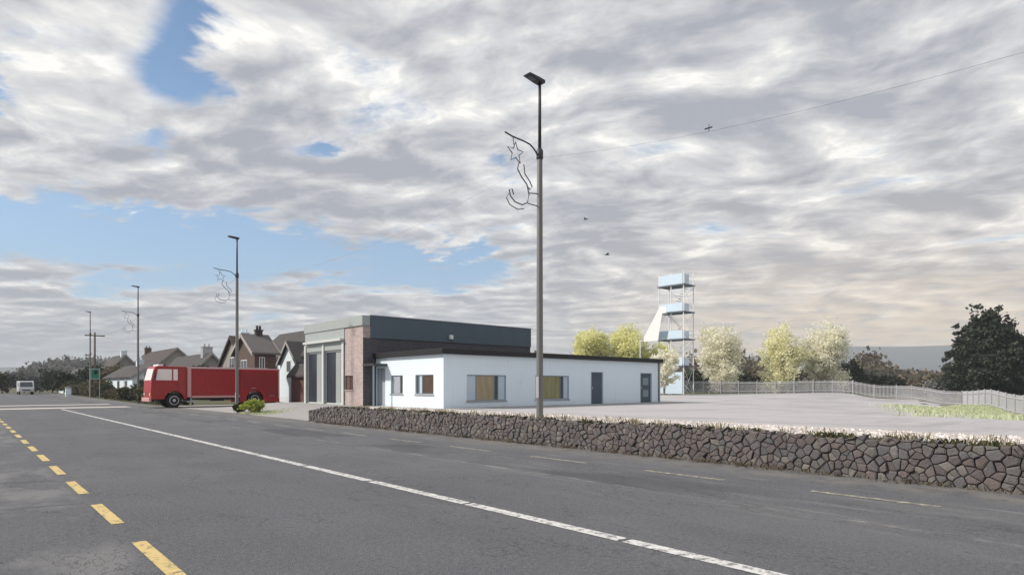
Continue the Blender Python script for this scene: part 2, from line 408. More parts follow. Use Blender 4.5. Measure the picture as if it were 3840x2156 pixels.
fr = lambda a, b, st: list(np.arange(a, b+st*.5, st))
def base_fn(x, y):
    d = math.hypot(x-30, y-30)
    return gz(x, y) - .06 if d < 400 else -1.2
big = [-6000, -2500, -1000, -400, -150, -60]
sheet('ground', big + fr(-30, 11, 4) + [11.7, 11.95] + [12.05, 13, 14, 15, 16, 17, 18, 20] + fr(24, 136, 4) + [180, 300, 600, 1500, 3500, 7000],
      big + fr(-30, 160, 3) + [200, 300, 600, 1500, 3500, 7000], 'field', fn=base_fn)
sheet('road', fr(-3.2, 11.8, 1.5), fr(-24, 138, 3), 'asphalt', fn=lambda x, y: .004*max(0, y-60))
def inside(x, y):
    c = False; poly = [(p[0], p[1]) for p in FENCE] + [(12.3, -8), (12.3, 76)]
    for k in range(len(poly)):
        (x0, y0), (x1, y1) = poly[k-1], poly[k]
        if (y0 > y) != (y1 > y) and x < (x1-x0)*(y-y0)/(y1-y0)+x0: c = not c
    return c
sheet('yard', [12.0, 12.6, 13.2, 14.2, 15, 16, 17, 18.5] + fr(20, 104, 2), fr(-8, 48, 1.5), 'yard_gravel', .004, keep=lambda x, y: inside(x, y) and not (y > 26.5 and x < 17))
sheet('driveway', fr(11.8, 17.8, .5) + [18.5, 20, 24], fr(26.5, 55, 1.5), 'concrete', .012, keep=lambda x, y: x < 17.9 or y > 42)
sheet('gravel_bed', [12.06, 12.5, 13, 13.6, 14.3], fr(-4, 26.5, .5), 'pale_gravel', .016)
# raised table with two pale ramps where the far junction starts
for y0, y1 in ((53.4, 56.2), (62.0, 64.0)):
    sheet('speed_ramp', fr(-3.1, 9.6, 1.27), [y0, y0+.5, y1-.5, y1], 'concrete_ramp', .006, fn=lambda x, y: .004*max(0, y-60))

# painted lines: each dash is a piece of the road marking
def dashes(name, m, x, w, starts, length, zoff=.005):
    root = bpy.data.objects.new(name, None); COL.objects.link(root); kind(root, 'structure')
    for k, y in enumerate(starts):
        L = length(k) if callable(length) else length
        z = .004*max(0, y-60) + zoff
        b = MB(); b.face((x-w/2, y, z), (x+w/2, y, z), (x+w/2, y+L, z+.004*L*(y > 60)), (x-w/2, y+L, z+.004*L*(y > 60)))
        b.obj('dash', m, root)
rd = random.Random(4)
dashes('centre_line', 'white_paint', 5.13, .17, [-1.3+2.66*k for k in range(-2, 20)], lambda k: 2.60 - .04*rd.random())
dashes('edge_line', 'yellow_paint', 1.36, .13, [5.72+2.66*k for k in range(-4, 18)], 1.55)
dashes('far_edge_line', 'pale_yellow_paint', 9.65, .13, [2.3+3.09*k for k in range(-4, 17)], 1.66)

# hills and far woods
def hill_ring():
    b = MB(); N = 160
    for k in range(N+1):
        a = math.radians(-60 + 220*k/N)
        h = 60 + 18*math.sin(a*5+1) + 12*math.sin(a*11+.4) + 7*math.sin(a*23) + 34*sst(math.degrees(a), 48, 66)
        h *= (.55 + .45*sst(math.degrees(a), 10, 55))
        for r, hh in ((1150, -3), (1600, h*.42), (2100, h), (2600, h*.5), (3000, -3)):
            b.v.append((r*math.sin(a), r*math.cos(a), hh))
    for k in range(N):
        for q in range(4): b.f.append((k*5+q, (k+1)*5+q, (k+1)*5+q+1, k*5+q+1))
    return kind(b.obj('hills', 'hill', smooth=True), 'structure')
hill_ring()

# ------------------------------------------------------------------ rubble wall along the road
def clip(poly, px, pz, nx, nz):
    out = []
    for k in range(len(poly)):
        a, b = poly[k-1], poly[k]
        da = (a[0]-px)*nx + (a[1]-pz)*nz; db = (b[0]-px)*nx + (b[1]-pz)*nz
        if (da <= 0) != (db <= 0):
            t = da/(da-db); out.append((a[0]+(b[0]-a[0])*t, a[1]+(b[1]-a[1])*t))
        if db <= 0: out.append(b)
    return out
def wall_top(y): return .69 if y < 24 else .69 - .17*sst(y, 24, 26.9)
WX = 11.72
def rubble_wall():
    rng = random.Random(11)
    root = thing('stone_wall', 'long low rubble stone wall of dark grey and brown stones beside the road', 'stone wall', (WX, 12, 0))
    oy = 12.0
    b = MB()
    ys = fr(-3.0, 26.7, 1.5) + [26.8]
    for a, c in zip(ys[:-1], ys[1:]):
        ta, tc_ = wall_top(a)-.03, wall_top(c)-.03; i = len(b.v)
        b.v += [(.045, a-oy, -.1), (.33, a-oy, -.1), (.33, a-oy, ta), (.045, a-oy, ta), (.045, c-oy, -.1), (.33, c-oy, -.1), (.33, c-oy, tc_), (.045, c-oy, tc_)]
        b.f += [(i, i+4, i+7, i+3), (i+3, i+7, i+6, i+2), (i+2, i+6, i+5, i+1)]
        if a == ys[0]: b.f.append((i, i+3, i+2, i+1))
        if c == ys[-1]: b.f.append((i+4, i+5, i+6, i+7))
    b.obj('core', 'mortar', root)
    # seeds on a loose grid, cells by half-plane clipping
    seeds = []; dy, dzz = .158, .106
    rows = 8
    for r in range(rows):
        y = -3.0 + (.12 if r % 2 else 0)
        while y < 26.8:
            if rng.random() < .16: y += dy*.8; continue
            seeds.append((y + rng.uniform(-.06, .06), (r+.5)*dzz + rng.uniform(-.046, .046) - .05)); y += dy*rng.uniform(.5, 1.45)
    grid = {}
    for k, s in enumerate(seeds): grid.setdefault(int(s[0]//.5), []).append(k)
    stones = []
    for k, (y, z) in enumerate(seeds):
        top = wall_top(y) + rng.uniform(-.045, .05); tilt = rng.uniform(-.16, .16)
        poly = [(max(-3.0, y-.5), -.04), (min(26.8, y+.5), -.04), (min(26.8, y+.5), top+tilt), (max(-3.0, y-.5), top-tilt)]
        g = int(y//.5)
        for q in [j for t in range(g-2, g+3) for j in grid.get(t, []) if j != k]:
            sy, sz = seeds[q]
            if abs(sy-y) > .8: continue
            poly = clip(poly, (y+sy)/2, (z+sz)/2, sy-y, sz-z)
            if len(poly) < 3: break
        if len(poly) < 3: continue
        cy = sum(p[0] for p in poly)/len(poly); cz = sum(p[1] for p in poly)/len(poly)
        big_ = max(math.hypot(p[0]-cy, p[1]-cz) for p in poly)
        if big_ < .04: continue
        ring = lambda t, j: [(cy+(p[0]-cy)*t+rng.uniform(-j, j), cz+(p[1]-cz)*t+rng.uniform(-j, j)) for p in poly]
        t1 = max(.5, 1-.0065/big_*1.2); out = rng.uniform(-.045, .008)
        R0 = ring(t1, .004); R1 = [(cy+(p[0]-cy)*.95, cz+(p[1]-cz)*.95) for p in R0]; R2 = [(cy+(p[0]-cy)*.70+rng.uniform(-.01, .01), cz+(p[1]-cz)*.70+rng.uniform(-.01, .01)) for p in R0]
        n = len(poly); V = []
        for R, x in ((R0, .10), (R0, out+.022), (R1, out), (R2, out-.012+rng.uniform(-.008, .008))):
            V += [(x, p[0]-oy, p[1]) for p in R]
        F = []
        for t in range(3):
            for q in range(n): F.append((t*n+q, t*n+(q+1) % n, (t+1)*n+(q+1) % n, (t+1)*n+q))
        F.append(tuple(3*n+q for q in range(n)))
        # nearness in the picture; pieces behind the frame edge come last
        key = math.hypot(WX, y) if y > 1.4 else 100 + abs(y)
        stones.append((key, V, F))
    # bigger flat stones laid along the top
    stones.sort(key=lambda t: t[0])
    for _, V, F in stones[:300]:
        m = MB(); m.v = V; m.f = F; m.obj('stone', 'stone', root)
    m = MB()
    for _, V, F in stones[300:]:
        i = len(m.v); m.v += V; m.f += [tuple(i+q for q in f) for f in F]
    kind(m.obj('far_stones', 'stone', root), 'stuff')
rubble_wall()

def scatter_pebbles():
    rng = np.random.default_rng(5); b = MB()
    oct_ = [(1,0,0),(0,1,0),(-1,0,0),(0,-1,0),(0,0,1)]
    fc = [(0,1,4),(1,2,4),(2,3,4),(3,0,4)]
    for k in range(5200):
        y = 1 + 22*rng.random()**1.5; x = 12.02 + 2.1*rng.random()
        s = (.014 + .036*rng.random()**2.2); a = rng.random()*6.28; ca_, sa_ = math.cos(a), math.sin(a); i = len(b.v); sx, sy_, sz = s*(.8+.7*rng.random()), s*(.6+.4*rng.random()), s*(.5+.5*rng.random())
        z = gz(max(x, 12.1), y) + .017 if x > 12.06 else wall_top(y)-.03
        for q in oct_:
            px, py = q[0]*sx, q[1]*sy_; b.v.append((x+px*ca_-py*sa_, y+px*sa_+py*ca_, z+q[2]*sz-.003))
        b.f += [tuple(i+t for t in f) for f in fc]
    o = b.obj('pebbles', 'pebble'); kind(o, 'stuff'); tag(o, 'pale loose pebbles strewn along the top of the gravel bed', 'pebbles')
scatter_pebbles()
def blades(name, m, pts, h, w, seed, label, cat='grass'):
    rng = np.random.default_rng(seed); P = np.array(pts); n = len(P)
    hh = h*(.5 + rng.random(n)); a = rng.random(n)*6.28; lean = rng.normal(size=(n, 2))*.35
    up = np.stack([lean[:, 0]*hh, lean[:, 1]*hh, hh], 1)*.5
    u = np.stack([np.cos(a), np.sin(a), np.zeros(n)], 1)*(w*(.6+.8*rng.random(n)))[:, None]*.5
    o = quads_obj(name, P + up, u, up, m); kind(o, 'stuff'); return tag(o, label, cat)
rng = np.random.default_rng(8); pts = []
for t in range(150):
    y0 = 1.5 + 22*rng.random(); x0 = 11.95 + .28*abs(rng.normal())
    for k in range(rng.integers(4, 16)):
        x, y = x0+.05*rng.normal(), y0+.09*rng.normal(); pts.append((max(11.9, x), y, wall_top(y)-.03 if x < 12.08 else gz(max(12.1, x), y)+.012))
blades('wall_weeds', 'grass_dry', pts, .10, .012, 3, 'dry brownish weeds growing along the top edge of the stone wall', 'weeds')
pts = []
for t in range(300):
    y0 = 1.0 + 25*rng.random(); x0 = 11.66 - .10*abs(rng.normal())
    for k in range(rng.integers(3, 12)): pts.append((min(11.70, x0+.03*rng.normal()), y0+.08*rng.normal(), .0))
blades('verge_weeds', 'leaf_brown', pts, .06, .012, 13, 'low brown weeds along the foot of the stone wall', 'weeds')
pts = []
for t in range(170):
    y0 = 1.0 + 25*rng.random()
    for k in range(rng.integers(6, 22)): pts.append((11.84+.06*rng.normal(), y0+.10*rng.normal(), wall_top(y0)-.03))
blades('wall_moss', 'leaf_hedge', pts, .07, .03, 14, 'dark mossy growth on top of the stone wall', 'moss')
# strip of pale grass at the foot of the near fence
pts = []
for t in range(110000):
    s = rng.random(); k = rng.random()
    A, B = (np.array(FENCE[5]), np.array(FENCE[6])) if s < .55 else ((np.array(FENCE[4]), np.array(FENCE[5])) if s < .85 else (np.array(FENCE[6]), np.array(FENCE[7])))
    q = A + (B-A)*k; nrm = np.array([-(B-A)[1], (B-A)[0]]); nrm /= np.linalg.norm(nrm)
    wdt = (19 if s < .55 or s >= .85 else 15*max(0, k-.3))
    d = rng.random()**1.2*wdt + .1; x, y = q[0]+nrm[0]*d*(1 if nrm[0] < 0 else -1), q[1]+nrm[1]*d*(1 if nrm[0] < 0 else -1)
    if math.degrees(math.atan2(x, y)) < 75.2 + 1.2*rng.normal(): continue
    if (math.sin(x*.9)+math.sin(y*1.3+x*.4))*.8+rng.normal()*.6 > d*.13 - 1.4: pts.append((x, y, gz(x, y)))
blades('grass_strip', 'grass_pale', pts, .20, .05, 4, 'pale green grass strip at the foot of the fence on the right')

# ------------------------------------------------------------------ fire station
def face_pt(ax, pos):
    return (lambda a, d, z: (a, pos+d, z)) if ax == 'Y' else (lambda a, d, z: (pos+d, a, z))
def wall_face(b, ax, pos, a0, a1, z0, z1, openings=(), reveal=.14):
    P = face_pt(ax, pos)
    As = sorted({a0, a1} | {o[0] for o in openings} | {o[1] for o in openings}); Zs = sorted({z0, z1} | {o[2] for o in openings} | {o[3] for o in openings})
    for i in range(len(As)-1):
        for j in range(len(Zs)-1):
            ca_, cz = (As[i]+As[i+1])/2, (Zs[j]+Zs[j+1])/2
            if any(o[0] < ca_ < o[1] and o[2] < cz < o[3] for o in openings): continue
            b.face(P(As[i], 0, Zs[j]), P(As[i+1], 0, Zs[j]), P(As[i+1], 0, Zs[j+1]), P(As[i], 0, Zs[j+1]))
    for (p, q, r, s) in openings:
        b.face(P(p, 0, r), P(p, reveal, r), P(p, reveal, s), P(p, 0, s)); b.face(P(q, 0, r), P(q, reveal, r), P(q, reveal, s), P(q, 0, s))
        b.face(P(p, 0, s), P(q, 0, s), P(q, reveal, s), P(p, reveal, s)); b.face(P(p, 0, r), P(q, 0, r), P(q, reveal, r), P(p, reveal, r))
def slab(b, P, a0, a1, d0, d1, z0, z1):
    p, q = P(a0, d0, z0), P(a1, d1, z1)
    b.box(min(p[0], q[0]), max(p[0], q[0]), min(p[1], q[1]), max(p[1], q[1]), z0, z1)
def window(root, ax, pos, a0, a1, z0, z1, cuts, panes, frame='window_frame', depth=.10, fw=.05, sill=True, name='window'):
    """frame with mullions at the cuts (fractions), one pane object per light"""
    P = face_pt(ax, pos); f = MB()
    slab(f, P, a0, a1, depth-.05, depth, z1-fw, z1); slab(f, P, a0, a1, depth-.05, depth, z0, z0+fw)
    ed = [a0] + [a0+(a1-a0)*c for c in cuts] + [a1]
    for k, e in enumerate(ed):
        l, r = (e, e+fw) if k == 0 else ((e-fw, e) if k == len(ed)-1 else (e-fw/2, e+fw/2))
        slab(f, P, l, r, depth-.048, depth-.001, z0+fw, z1-fw)
    w = f.obj(name, frame, root)
    for k in range(len(ed)-1):
        l = ed[k]+(fw if k == 0 else fw/2); r = ed[k+1]-(fw if k == len(ed)-2 else fw/2)
        g = MB(); slab(g, P, l, r, depth-.025, depth-.012, z0+fw, z1-fw); g.obj('pane', panes[k], w)
    if sill:
        g = MB(); slab(g, P, a0-.06, a1+.06, -.05, .06, z0-.07, z0-.004); g.obj('sill', 'concrete', w)
    return w
G = .4
def low_block():
    x0, x1, y0, y1, zt = 18.72, 38.0, 26.28, 33.27, 3.26
    root = thing('single_storey_building', 'low white rendered station building with thin black flat roof behind the stone wall', 'building', (x0, y0, G))
    L = lambda *a: a
    ox, oy = x0, y0
    W1 = (20.25-ox, 23.05-ox, .78-G, 2.20-G); W2 = (25.35-ox, 28.27-ox, .78-G, 2.22-G)
    D1 = (30.40-ox, 31.49-ox, .02, 2.05); D2 = (35.65-ox, 36.88-ox, .02, 2.05)
    S1 = (30.25-oy, 31.55-oy, .74, 1.80); S2 = (27.2-oy, 28.95-oy, .74, 1.80); PD = (32.2-oy, 33.2-oy, .02, 2.25)
    b = MB()
    wall_face(b, 'Y', 0, 0, x1-ox, -.5, zt-G, (W1, W2, D1, D2)); wall_face(b, 'X', 0, 0, y1-oy, -.5, zt-G, (S1, S2, PD))
    b.face((x1-ox, 0, -.8), (x1-ox, y1-oy, -.8), (x1-ox, y1-oy, zt-G), (x1-ox, 0, zt-G)); b.face((0, y1-oy, -.5), (x1-ox, y1-oy, -.5), (x1-ox, y1-oy, zt-G), (0, y1-oy, zt-G))
    b.obj('wall', 'white_render_shade_tint', root)
    r = MB(); r.box(-.22, x1-ox+.12, -.20, y1-oy, zt-G+.003, zt-G+.28); rf = r.obj('roof', 'black_fascia', root, bevel=.015)
    r = MB(); r.box(.1, x1-ox-.2, .1, y1-oy-.1, zt-G+.283, zt-G+.30); r.obj('roof_felt', 'roof_felt', rf)
    window(root, 'Y', 0, *W1, (.24, .70, .80), ('glass_reflection', 'glass_tan', 'glass_slate', 'glass_reflection'))
    window(root, 'Y', 0, *W2, (.20, .74, .84), ('glass_reflection', 'glass_olive', 'glass_slate', 'glass_reflection'))
    window(root, 'X', 0, *S1, (.28,), ('glass_brown', 'porch_glass'))
    window(root, 'X', 0, *S2, (.66, .84), ('glass_brown', 'glass_reflection', 'glass_slate'))
    for D, vis in ((D1, False), (D2, True)):
        P = face_pt('Y', 0); d = MB(); slab(d, P, D[0], D[1], .06, .13, D[2], D[3]); o = d.obj('door', 'slate_door', root, bevel=.008)
        o['label'] = 'dark slate blue door with two vision panels' if vis else 'plain dark slate blue door'
        h = MB(); slab(h, P, D[0]+.10, D[0]+.14, .01, .057, .98, 1.16); h.obj('handle', 'galvanised', o)
        if vis:
            for z in (.42, 1.25):
                v = MB(); slab(v, P, D[0]+.3, D[1]-.3, .048, .062, z, z+.5); v.obj('vision_panel', 'vision_panel', o)
        f = MB(); slab(f, P, D[0]-.05, D[0]-.002, -.012, .10, D[2], D[3]+.05); slab(f, P, D[1]+.002, D[1]+.05, -.012, .10, D[2], D[3]+.05); slab(f, P, D[0]-.002, D[1]+.002, -.012, .10, D[3]+.002, D[3]+.05); f.obj('door_frame', 'window_frame', o)
    # glazed entrance with a flat canopy in the corner by the hall
    P = face_pt('X', 0)
    w = window(root, 'X', 0, *PD, (.5,), ('porch_glass', 'porch_glass'), sill=False, name='entrance_door', fw=.07)
    c = MB(); slab(c, P, 31.95-oy, 33.25-oy, -.92, -.003, 2.36, 2.50); c.obj('canopy', 'dark_steel', root, bevel=.01)
    c = MB(); slab(c, P, 31.98-oy, 32.06-oy, -.90, -.82, -.3, 2.358); c.obj('canopy_post', 'window_frame', root)
    # gutter downpipe at the near corner and paving strip
    c = MB(); c.tube([(x1-ox-.25, -.06, -.3), (x1-ox-.25, -.06, zt-G)], .04, 8); c.obj('downpipe', 'black_fascia', root)
    return root
low_block()
p = MB(); p.box(17.6, 39.0, 24.9, 26.25, G-.3, G+.03); kind(p.obj('path', 'concrete'), 'structure')

def hall():
    x0, x1, y0, y1, zt = 17.86, 31.6, 33.3, 41.5, 5.82
    root = thing('station_hall', 'tall flat roofed station hall with dark side wall and two bay doors', 'building', (x0, y0, G))
    X1, Y1, Z = x1-x0, y1-y0, zt-G
    b = MB()
    wall_face(b, 'Y', 0, 0, X1, -.5, Z-1.35); b.face((X1, 0, -.5), (X1, Y1, -.5), (X1, Y1, Z-1.35), (X1, 0, Z-1.35)); b.face((0, Y1, -.5), (X1, Y1, -.5), (X1, Y1, Z-1.35), (0, Y1, Z-1.35))
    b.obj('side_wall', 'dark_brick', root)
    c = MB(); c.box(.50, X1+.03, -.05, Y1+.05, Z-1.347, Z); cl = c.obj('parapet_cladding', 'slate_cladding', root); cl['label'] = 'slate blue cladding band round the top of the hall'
    c = MB(); c.box(.44, X1+.06, -.085, Y1+.085, Z+.003, Z+.05); c.obj('coping', 'galvanised', cl)
    # brick pier with a window, road side
    WN = (1.25, 2.28, .95, 1.83)
    b = MB(); wall_face(b, 'X', 0, 0, 2.34, -.5, Z-.62, (WN,)); b.face((0, 0, Z-1.35), (.5, 0, Z-1.35), (.5, 0, Z-.62), (0, 0, Z-.62)); b.obj('brick_pier', 'pink_brick', root)
    window(root, 'X', 0, *WN, (.5,), ('glass_brown', 'house_brick'), frame='garage_brown')
    # pale frame and fascia over the bays
    D1 = (5.45, 7.95, .04, 3.5); D2 = (2.55, 5.15, .04, 3.5)
    b = MB(); wall_face(b, 'X', -.03, 2.343, Y1, -.5, Z-.62, (D1, D2), reveal=.35); b.face((-.03, Y1, -.5), (.5, Y1, -.5), (.5, Y1, Z-.62), (-.03, Y1, Z-.62)); b.obj('bay_surround', 'pale_cladding', root)
    b = MB(); b.box(-.09, .437, -.09, Y1+.06, Z-.617, Z-.02); b.obj('fascia', 'pale_cladding', root, bevel=.015)
    b = MB(); b.box(-.30, -.033, 2.40, 8.0, 4.02, 4.16); b.obj('bay_canopy', 'pale_frame', root, bevel=.01)
    for yy in (2.345, 5.17, 7.97):
        b = MB(); b.box(-.10, -.033, yy, yy+.26, -.3, 3.95); b.obj('pilaster', 'pale_frame', root, bevel=.01)
    for D in (D1, D2):
        P = face_pt('X', -.03); w = (D[1]-D[0])/2
        fr_ = MB(); slab(fr_, P, D[0], D[1], .12, .26, D[3]-.12, D[3]); slab(fr_, P, D[0], D[1], .12, .26, D[2], D[2]+.05); slab(fr_, P, D[0], D[0]+.011, .12, .26, D[2]+.05, D[3]-.12); slab(fr_, P, D[1]-.011, D[1], .12, .26, D[2]+.05, D[3]-.12)
        bay = fr_.obj('bay_door', 'pale_frame', root)
        for k in range(4):
            q = MB(); a = D[0]+k*w/2; slab(q, P, a+.012, a+w/2-.012, .17, .23, D[2]+.052, D[3]-.122)
            l = q.obj('door_leaf', 'door_leaf' if k < 2 else 'door_dark', bay)
    # floodlight, flue, roof deck
    f = MB(); f.box(6.25, 6.50, -.24, -.053, 4.28, 4.56); f.obj('floodlight', 'stair_white', root, bevel=.02)
    f = MB(); f.box(.52, X1-.1, .0, Y1, Z-1.37, Z-1.351); f.obj('roof_deck', 'roof_felt', root)
    return root
hall()

# ------------------------------------------------------------------ drill tower
def tower():
    root = thing('drill_tower', 'tall open steel drill tower with pale blue platforms behind the white building', 'tower', (74.3, 47.6, gz(74.3, 47.6)))
    X, Y = 2.45, 4.0; lev = [4.0, 7.75, 11.55, 15.3]; top = 17.0
    for (x, y) in ((0, 0), (X, 0), (0, Y), (X, Y), (0, Y*.5)):
        b = MB(); b.box(x-.05, x+.05, y-.05, y+.05, -.4, top); b.obj('post', 'tower_steel', root)
    for k, z in enumerate(lev):
        b = MB(); b.box(-.18, X+.18, -.18, Y+.18, z-.15, z); pl = b.obj('platform', 'tower_slab', root)
        h = 1.45 if k == 3 else 1.15
        b = MB(); b.box(-.16, -.10, .10, Y-.10, z+.05, z+h); b.obj('guard_panel', 'tower_panel', pl)
        b = MB(); b.box(.10, X*.45, -.16, -.10, z+.05, z+h-.1); b.obj('guard_panel', 'tower_panel', pl)
        b = MB(); b.box(X*.45, X-.05, -.15, -.11, z+1.05, z+1.1); b.box(X*.45, X-.05, -.15, -.11, z+.5, z+.54); b.obj('handrail', 'tower_steel', pl)
        z0 = lev[k-1] if k else -.1
        for a_, c_ in (((0, 0, z0+.1), (X, 0, z-.25)), ((X, 0, z0+.1), (0, 0, z-.25)), ((X, 0, z0+.1), (X, Y, z-.25)), ((X, Y, z0+.1), (X, 0, z-.25))):
            b = MB(); b.tube([a_, c_], .022, 6); b.obj('brace', 'tower_steel', root)
        # stair flight inside the frame
        b = MB(); n = 12
        for q in range(n):
            t = (q+.5)/n; yy = (.5+3.0*t) if k % 2 == 0 else (3.5-3.0*t); zz_ = z0+(z-z0)*t
            b.box(X*.55, X-.15, yy-.13, yy+.13, zz_-.04, zz_)
        b.obj('stair_flight', 'tower_steel', root)
    # lower cladding
    b = MB(); b.box(-.14, -.08, .1, Y-.1, .1, 3.1); b.obj('lower_panel', 'tower_panel', root)
    # outside stair with solid white side on the road side
    b = MB(); ya, yb, za, zb = 5.6, 2.2, lev[1]+.05, lev[2]+.1
    b.prism([(ya+.2, za-.25), (ya+.2, za+.35), (yb+.9, zb+.6), (yb-.2, zb+.6), (yb-.2, zb-.3), (yb+.5, zb-.3), (ya-2.2, za-.25)], 'x', -1.15, -1.09); st = b.obj('stair_side', 'stair_white', root)
    b = MB()
    for q in range(16):
        t = (q+.5)/16; yy = ya+(yb-ya)*t; zz_ = za+(zb-za)*t; b.box(-1.088, -.20, yy-.13, yy+.13, zz_-.04, zz_)
    b.obj('tread_flight', 'tower_steel', st)
    b = MB(); b.box(-1.14, -.19, ya, ya+1.0, za-.15, za-.05); b.box(-1.10, -1.0, ya+.85, ya+.95, -8.6, za-.151); b.obj('landing', 'tower_steel', root)
    b = MB(); b.box(-1.14, -.19, 3.6, ya-.001, za-.15, za-.05); b.obj('landing', 'tower_steel', root)
    return root
tower()
b = MB(); b.box(-.6, .6, -.35, .35, 0, 1.35); cb = thing('equipment_cabinet', 'grey metal cabinet standing in the yard left of the drill tower', 'cabinet', (70.6, 50.2, gz(70.6, 50.2)))
b.obj('body', 'steel', cb, bevel=.02); b = MB(); b.box(-.66, .66, -.41, .41, 1.353, 1.42); b.obj('lid', 'galvanised', cb)

# ------------------------------------------------------------------ yard fence
def fence():
    root = thing('yard_fence', 'long pale steel palisade fence round the back of the yard', 'fence', (FENCE[2][0], FENCE[2][1], FENCE[2][2]))
    o0 = Vector(FENCE[2])
    rng = random.Random(2)
    for A, B in zip(FENCE[:-1], FENCE[1:]):
        A, B = Vector(A), Vector(B); d = B-A; n = max(1, round(d.to_2d().length/2.75)); dh = Vector((d.x, d.y, 0)).normalized(); nr = Vector((-dh.y, dh.x, 0))
        for k in range(n):
            p, q = A+d*(k/n), A+d*((k+1)/n)
            p.z, q.z = gz(p.x, p.y), gz(q.x, q.y)
            m = MB(); m.tube([p-o0+Vector((0, 0, -.3)), p-o0+Vector((0, 0, 2.08))], .065, 6); m.obj('post', 'galvanised', root)
            m = MB(); L = (q-p).length; np_ = 16
            for t in range(np_):
                c_ = p+(q-p)*((t+.7)/(np_+.4))-o0+nr*.06; h = 2.0+rng.uniform(-.02, .02); w = dh*.030
                i = len(m.v); m.v += [tuple(c_-w+Vector((0,0,.06))), tuple(c_+w+Vector((0,0,.06))), tuple(c_+w+Vector((0,0,h-.08))), tuple(c_+Vector((0,0,h))), tuple(c_-w+Vector((0,0,h-.08)))]
                m.v += [tuple(Vector(m.v[i+j])+nr*.02) for j in range(5)]
                m.f += [(i, i+1, i+2, i+3, i+4), (i+9, i+8, i+7, i+6, i+5)] + [(i+j, i+5+j, i+5+(j+1) % 5, i+(j+1) % 5) for j in range(5)]
            kind(m.obj('pale_panel', 'fence_steel', root), 'stuff')
            for z in (.35, 1.65):
                m = MB(); m.tube([p-o0+Vector((0, 0, z)), q-o0+Vector((0, 0, z))], .035, 4); m.obj('rail', 'fence_steel', root)
fence()

# ------------------------------------------------------------------ lamp posts, light motifs, cables
POLES = [(12.3, 12.57, 10.25), (12.3, 38.4, 10.4), (12.3, 66.0, 10.8), (12.3, 94.5, 11.0), (12.3, -13.5, 10.25)]
PLAB = ['tall grey lamp post standing just behind the stone wall', 'grey lamp post in front of the red fire engine', 'smaller lamp post at the front of the red fire engine', 'most distant lamp post beside the far hedge']
for k, (x, y, zt) in enumerate(POLES[:4]):
    z0 = gz(x, y); r = thing('lamp_post', PLAB[k], 'lamp post', (x, y, z0), 0, 'lamp posts along the road'); H = zt-z0; br = 8.2-z0
    m = MB(); m.lathe([(.10, -.3), (.10, .0), (.098, .8), (.078, br-.05), (.075, br)], n=14); m.obj('pole', 'steel', r, smooth=True)
    m = MB(); m.lathe([(.05, br-.02), (.045, H*.93), (.042, H-.02)], n=12); m.obj('upper_pole', 'dark_steel', r, smooth=True)
    m = MB(); m.lathe([(.09, br-.16), (.098, br-.12), (.098, br+.08), (.07, br+.14)], n=14); m.obj('collar', 'dark_steel', r, smooth=True)
    m = MB(); m.prism([(.10, H-.05), (.10, H+.04), (-.12, H+.06), (-.48, H+.07), (-.53, H+.05), (-.52, H+.03), (-.14, H-.03)], 'y', -.13, .13); hd = m.obj('lamp_head', 'dark_steel', r, bevel=.015)
    m = MB(); m.face((-.22, -.08, H-.022), (-.22, .08, H-.022), (-.46, .08, H+.012), (-.46, -.08, H+.012)); m.v = [(a, b_, c-.006) for a, b_, c in m.v]; m.obj('lens', 'glass_slate', hd)
    m = MB(); m.box(-.012-.085, .0-.085, -.05, .05, .6, 1.2); m.obj('access_door', 'galvanised', r)
    if k < 3:   # Christmas light motif on a bracket, comet with a curling tail
        lab = ['curly comet shaped light motif hanging off the nearest tall lamp post', 'light motif hanging off the lamp post before the red fire engine', 'light motif hanging off the lamp post at the front of the fire engine'][k]
        t = thing('light_motif', lab, 'light motif', (x, y, z0+br), 0, 'light motifs on the lamp posts')
        m = MB(); m.tube([(-.09, 0, -.05), (-.22, 0, .08), (-.38, 0, .17), (-.60, 0, .20), (-1.05, 0, .22), (-1.32, 0, .27)], .022, 8); m.obj('bracket', 'dark_steel', t)
        m = MB(); c0 = (-.93, -.20); st = []
        for q in range(11):
            a = math.radians(90+36*q); rr = .30 if q % 2 == 0 else .13; st.append((c0[0]+rr*math.cos(a), 0, c0[1]+rr*math.sin(a)))
        m.tube(st[:-1], .016, 6, closed=True); m.tube([(-1.02, 0, .21), (-1.0, 0, .0), (-.93, 0, .09)], .012, 6); m.obj('star', 'rope_light', t)
        m = MB()
        m.tube([(-.80, 0, -.42), (-.86, 0, -.62), (-.70, 0, -.82), (-.50, 0, -.98), (-.42, 0, -1.25), (-.48, 0, -1.48), (-.68, 0, -1.58), (-.95, 0, -1.55), (-1.12, 0, -1.42), (-1.16, 0, -1.26), (-1.06, 0, -1.22), (-1.0, 0, -1.36)], .018, 7)
        m.tube([(-.62, 0, -.45), (-.58, 0, -.70), (-.40, 0, -.86), (-.30, 0, -1.0), (-.38, 0, -1.10), (-.50, 0, -1.02)], .016, 7)
        m.tube([(-1.18, 0, -1.38), (-1.26, 0, -1.5), (-1.15, 0, -1.66), (-.85, 0, -1.74), (-.62, 0, -1.68)], .014, 7); m.obj('tail', 'rope_light', t)
        m = MB(); m.tube([(-.08, 0, -1.15), (-.40, 0, -1.20)], .014, 6); m.tube([(-.08, 0, -1.5), (-.46, 0, -1.5)], .014, 6); m.obj('stay', 'dark_steel', t)
cl = ['thin overhead cable crossing the sky at upper right', 'thin overhead cable between the two nearest lamp posts', 'thin overhead cable behind the second lamp post', 'thin overhead cable between the two farthest lamp posts']
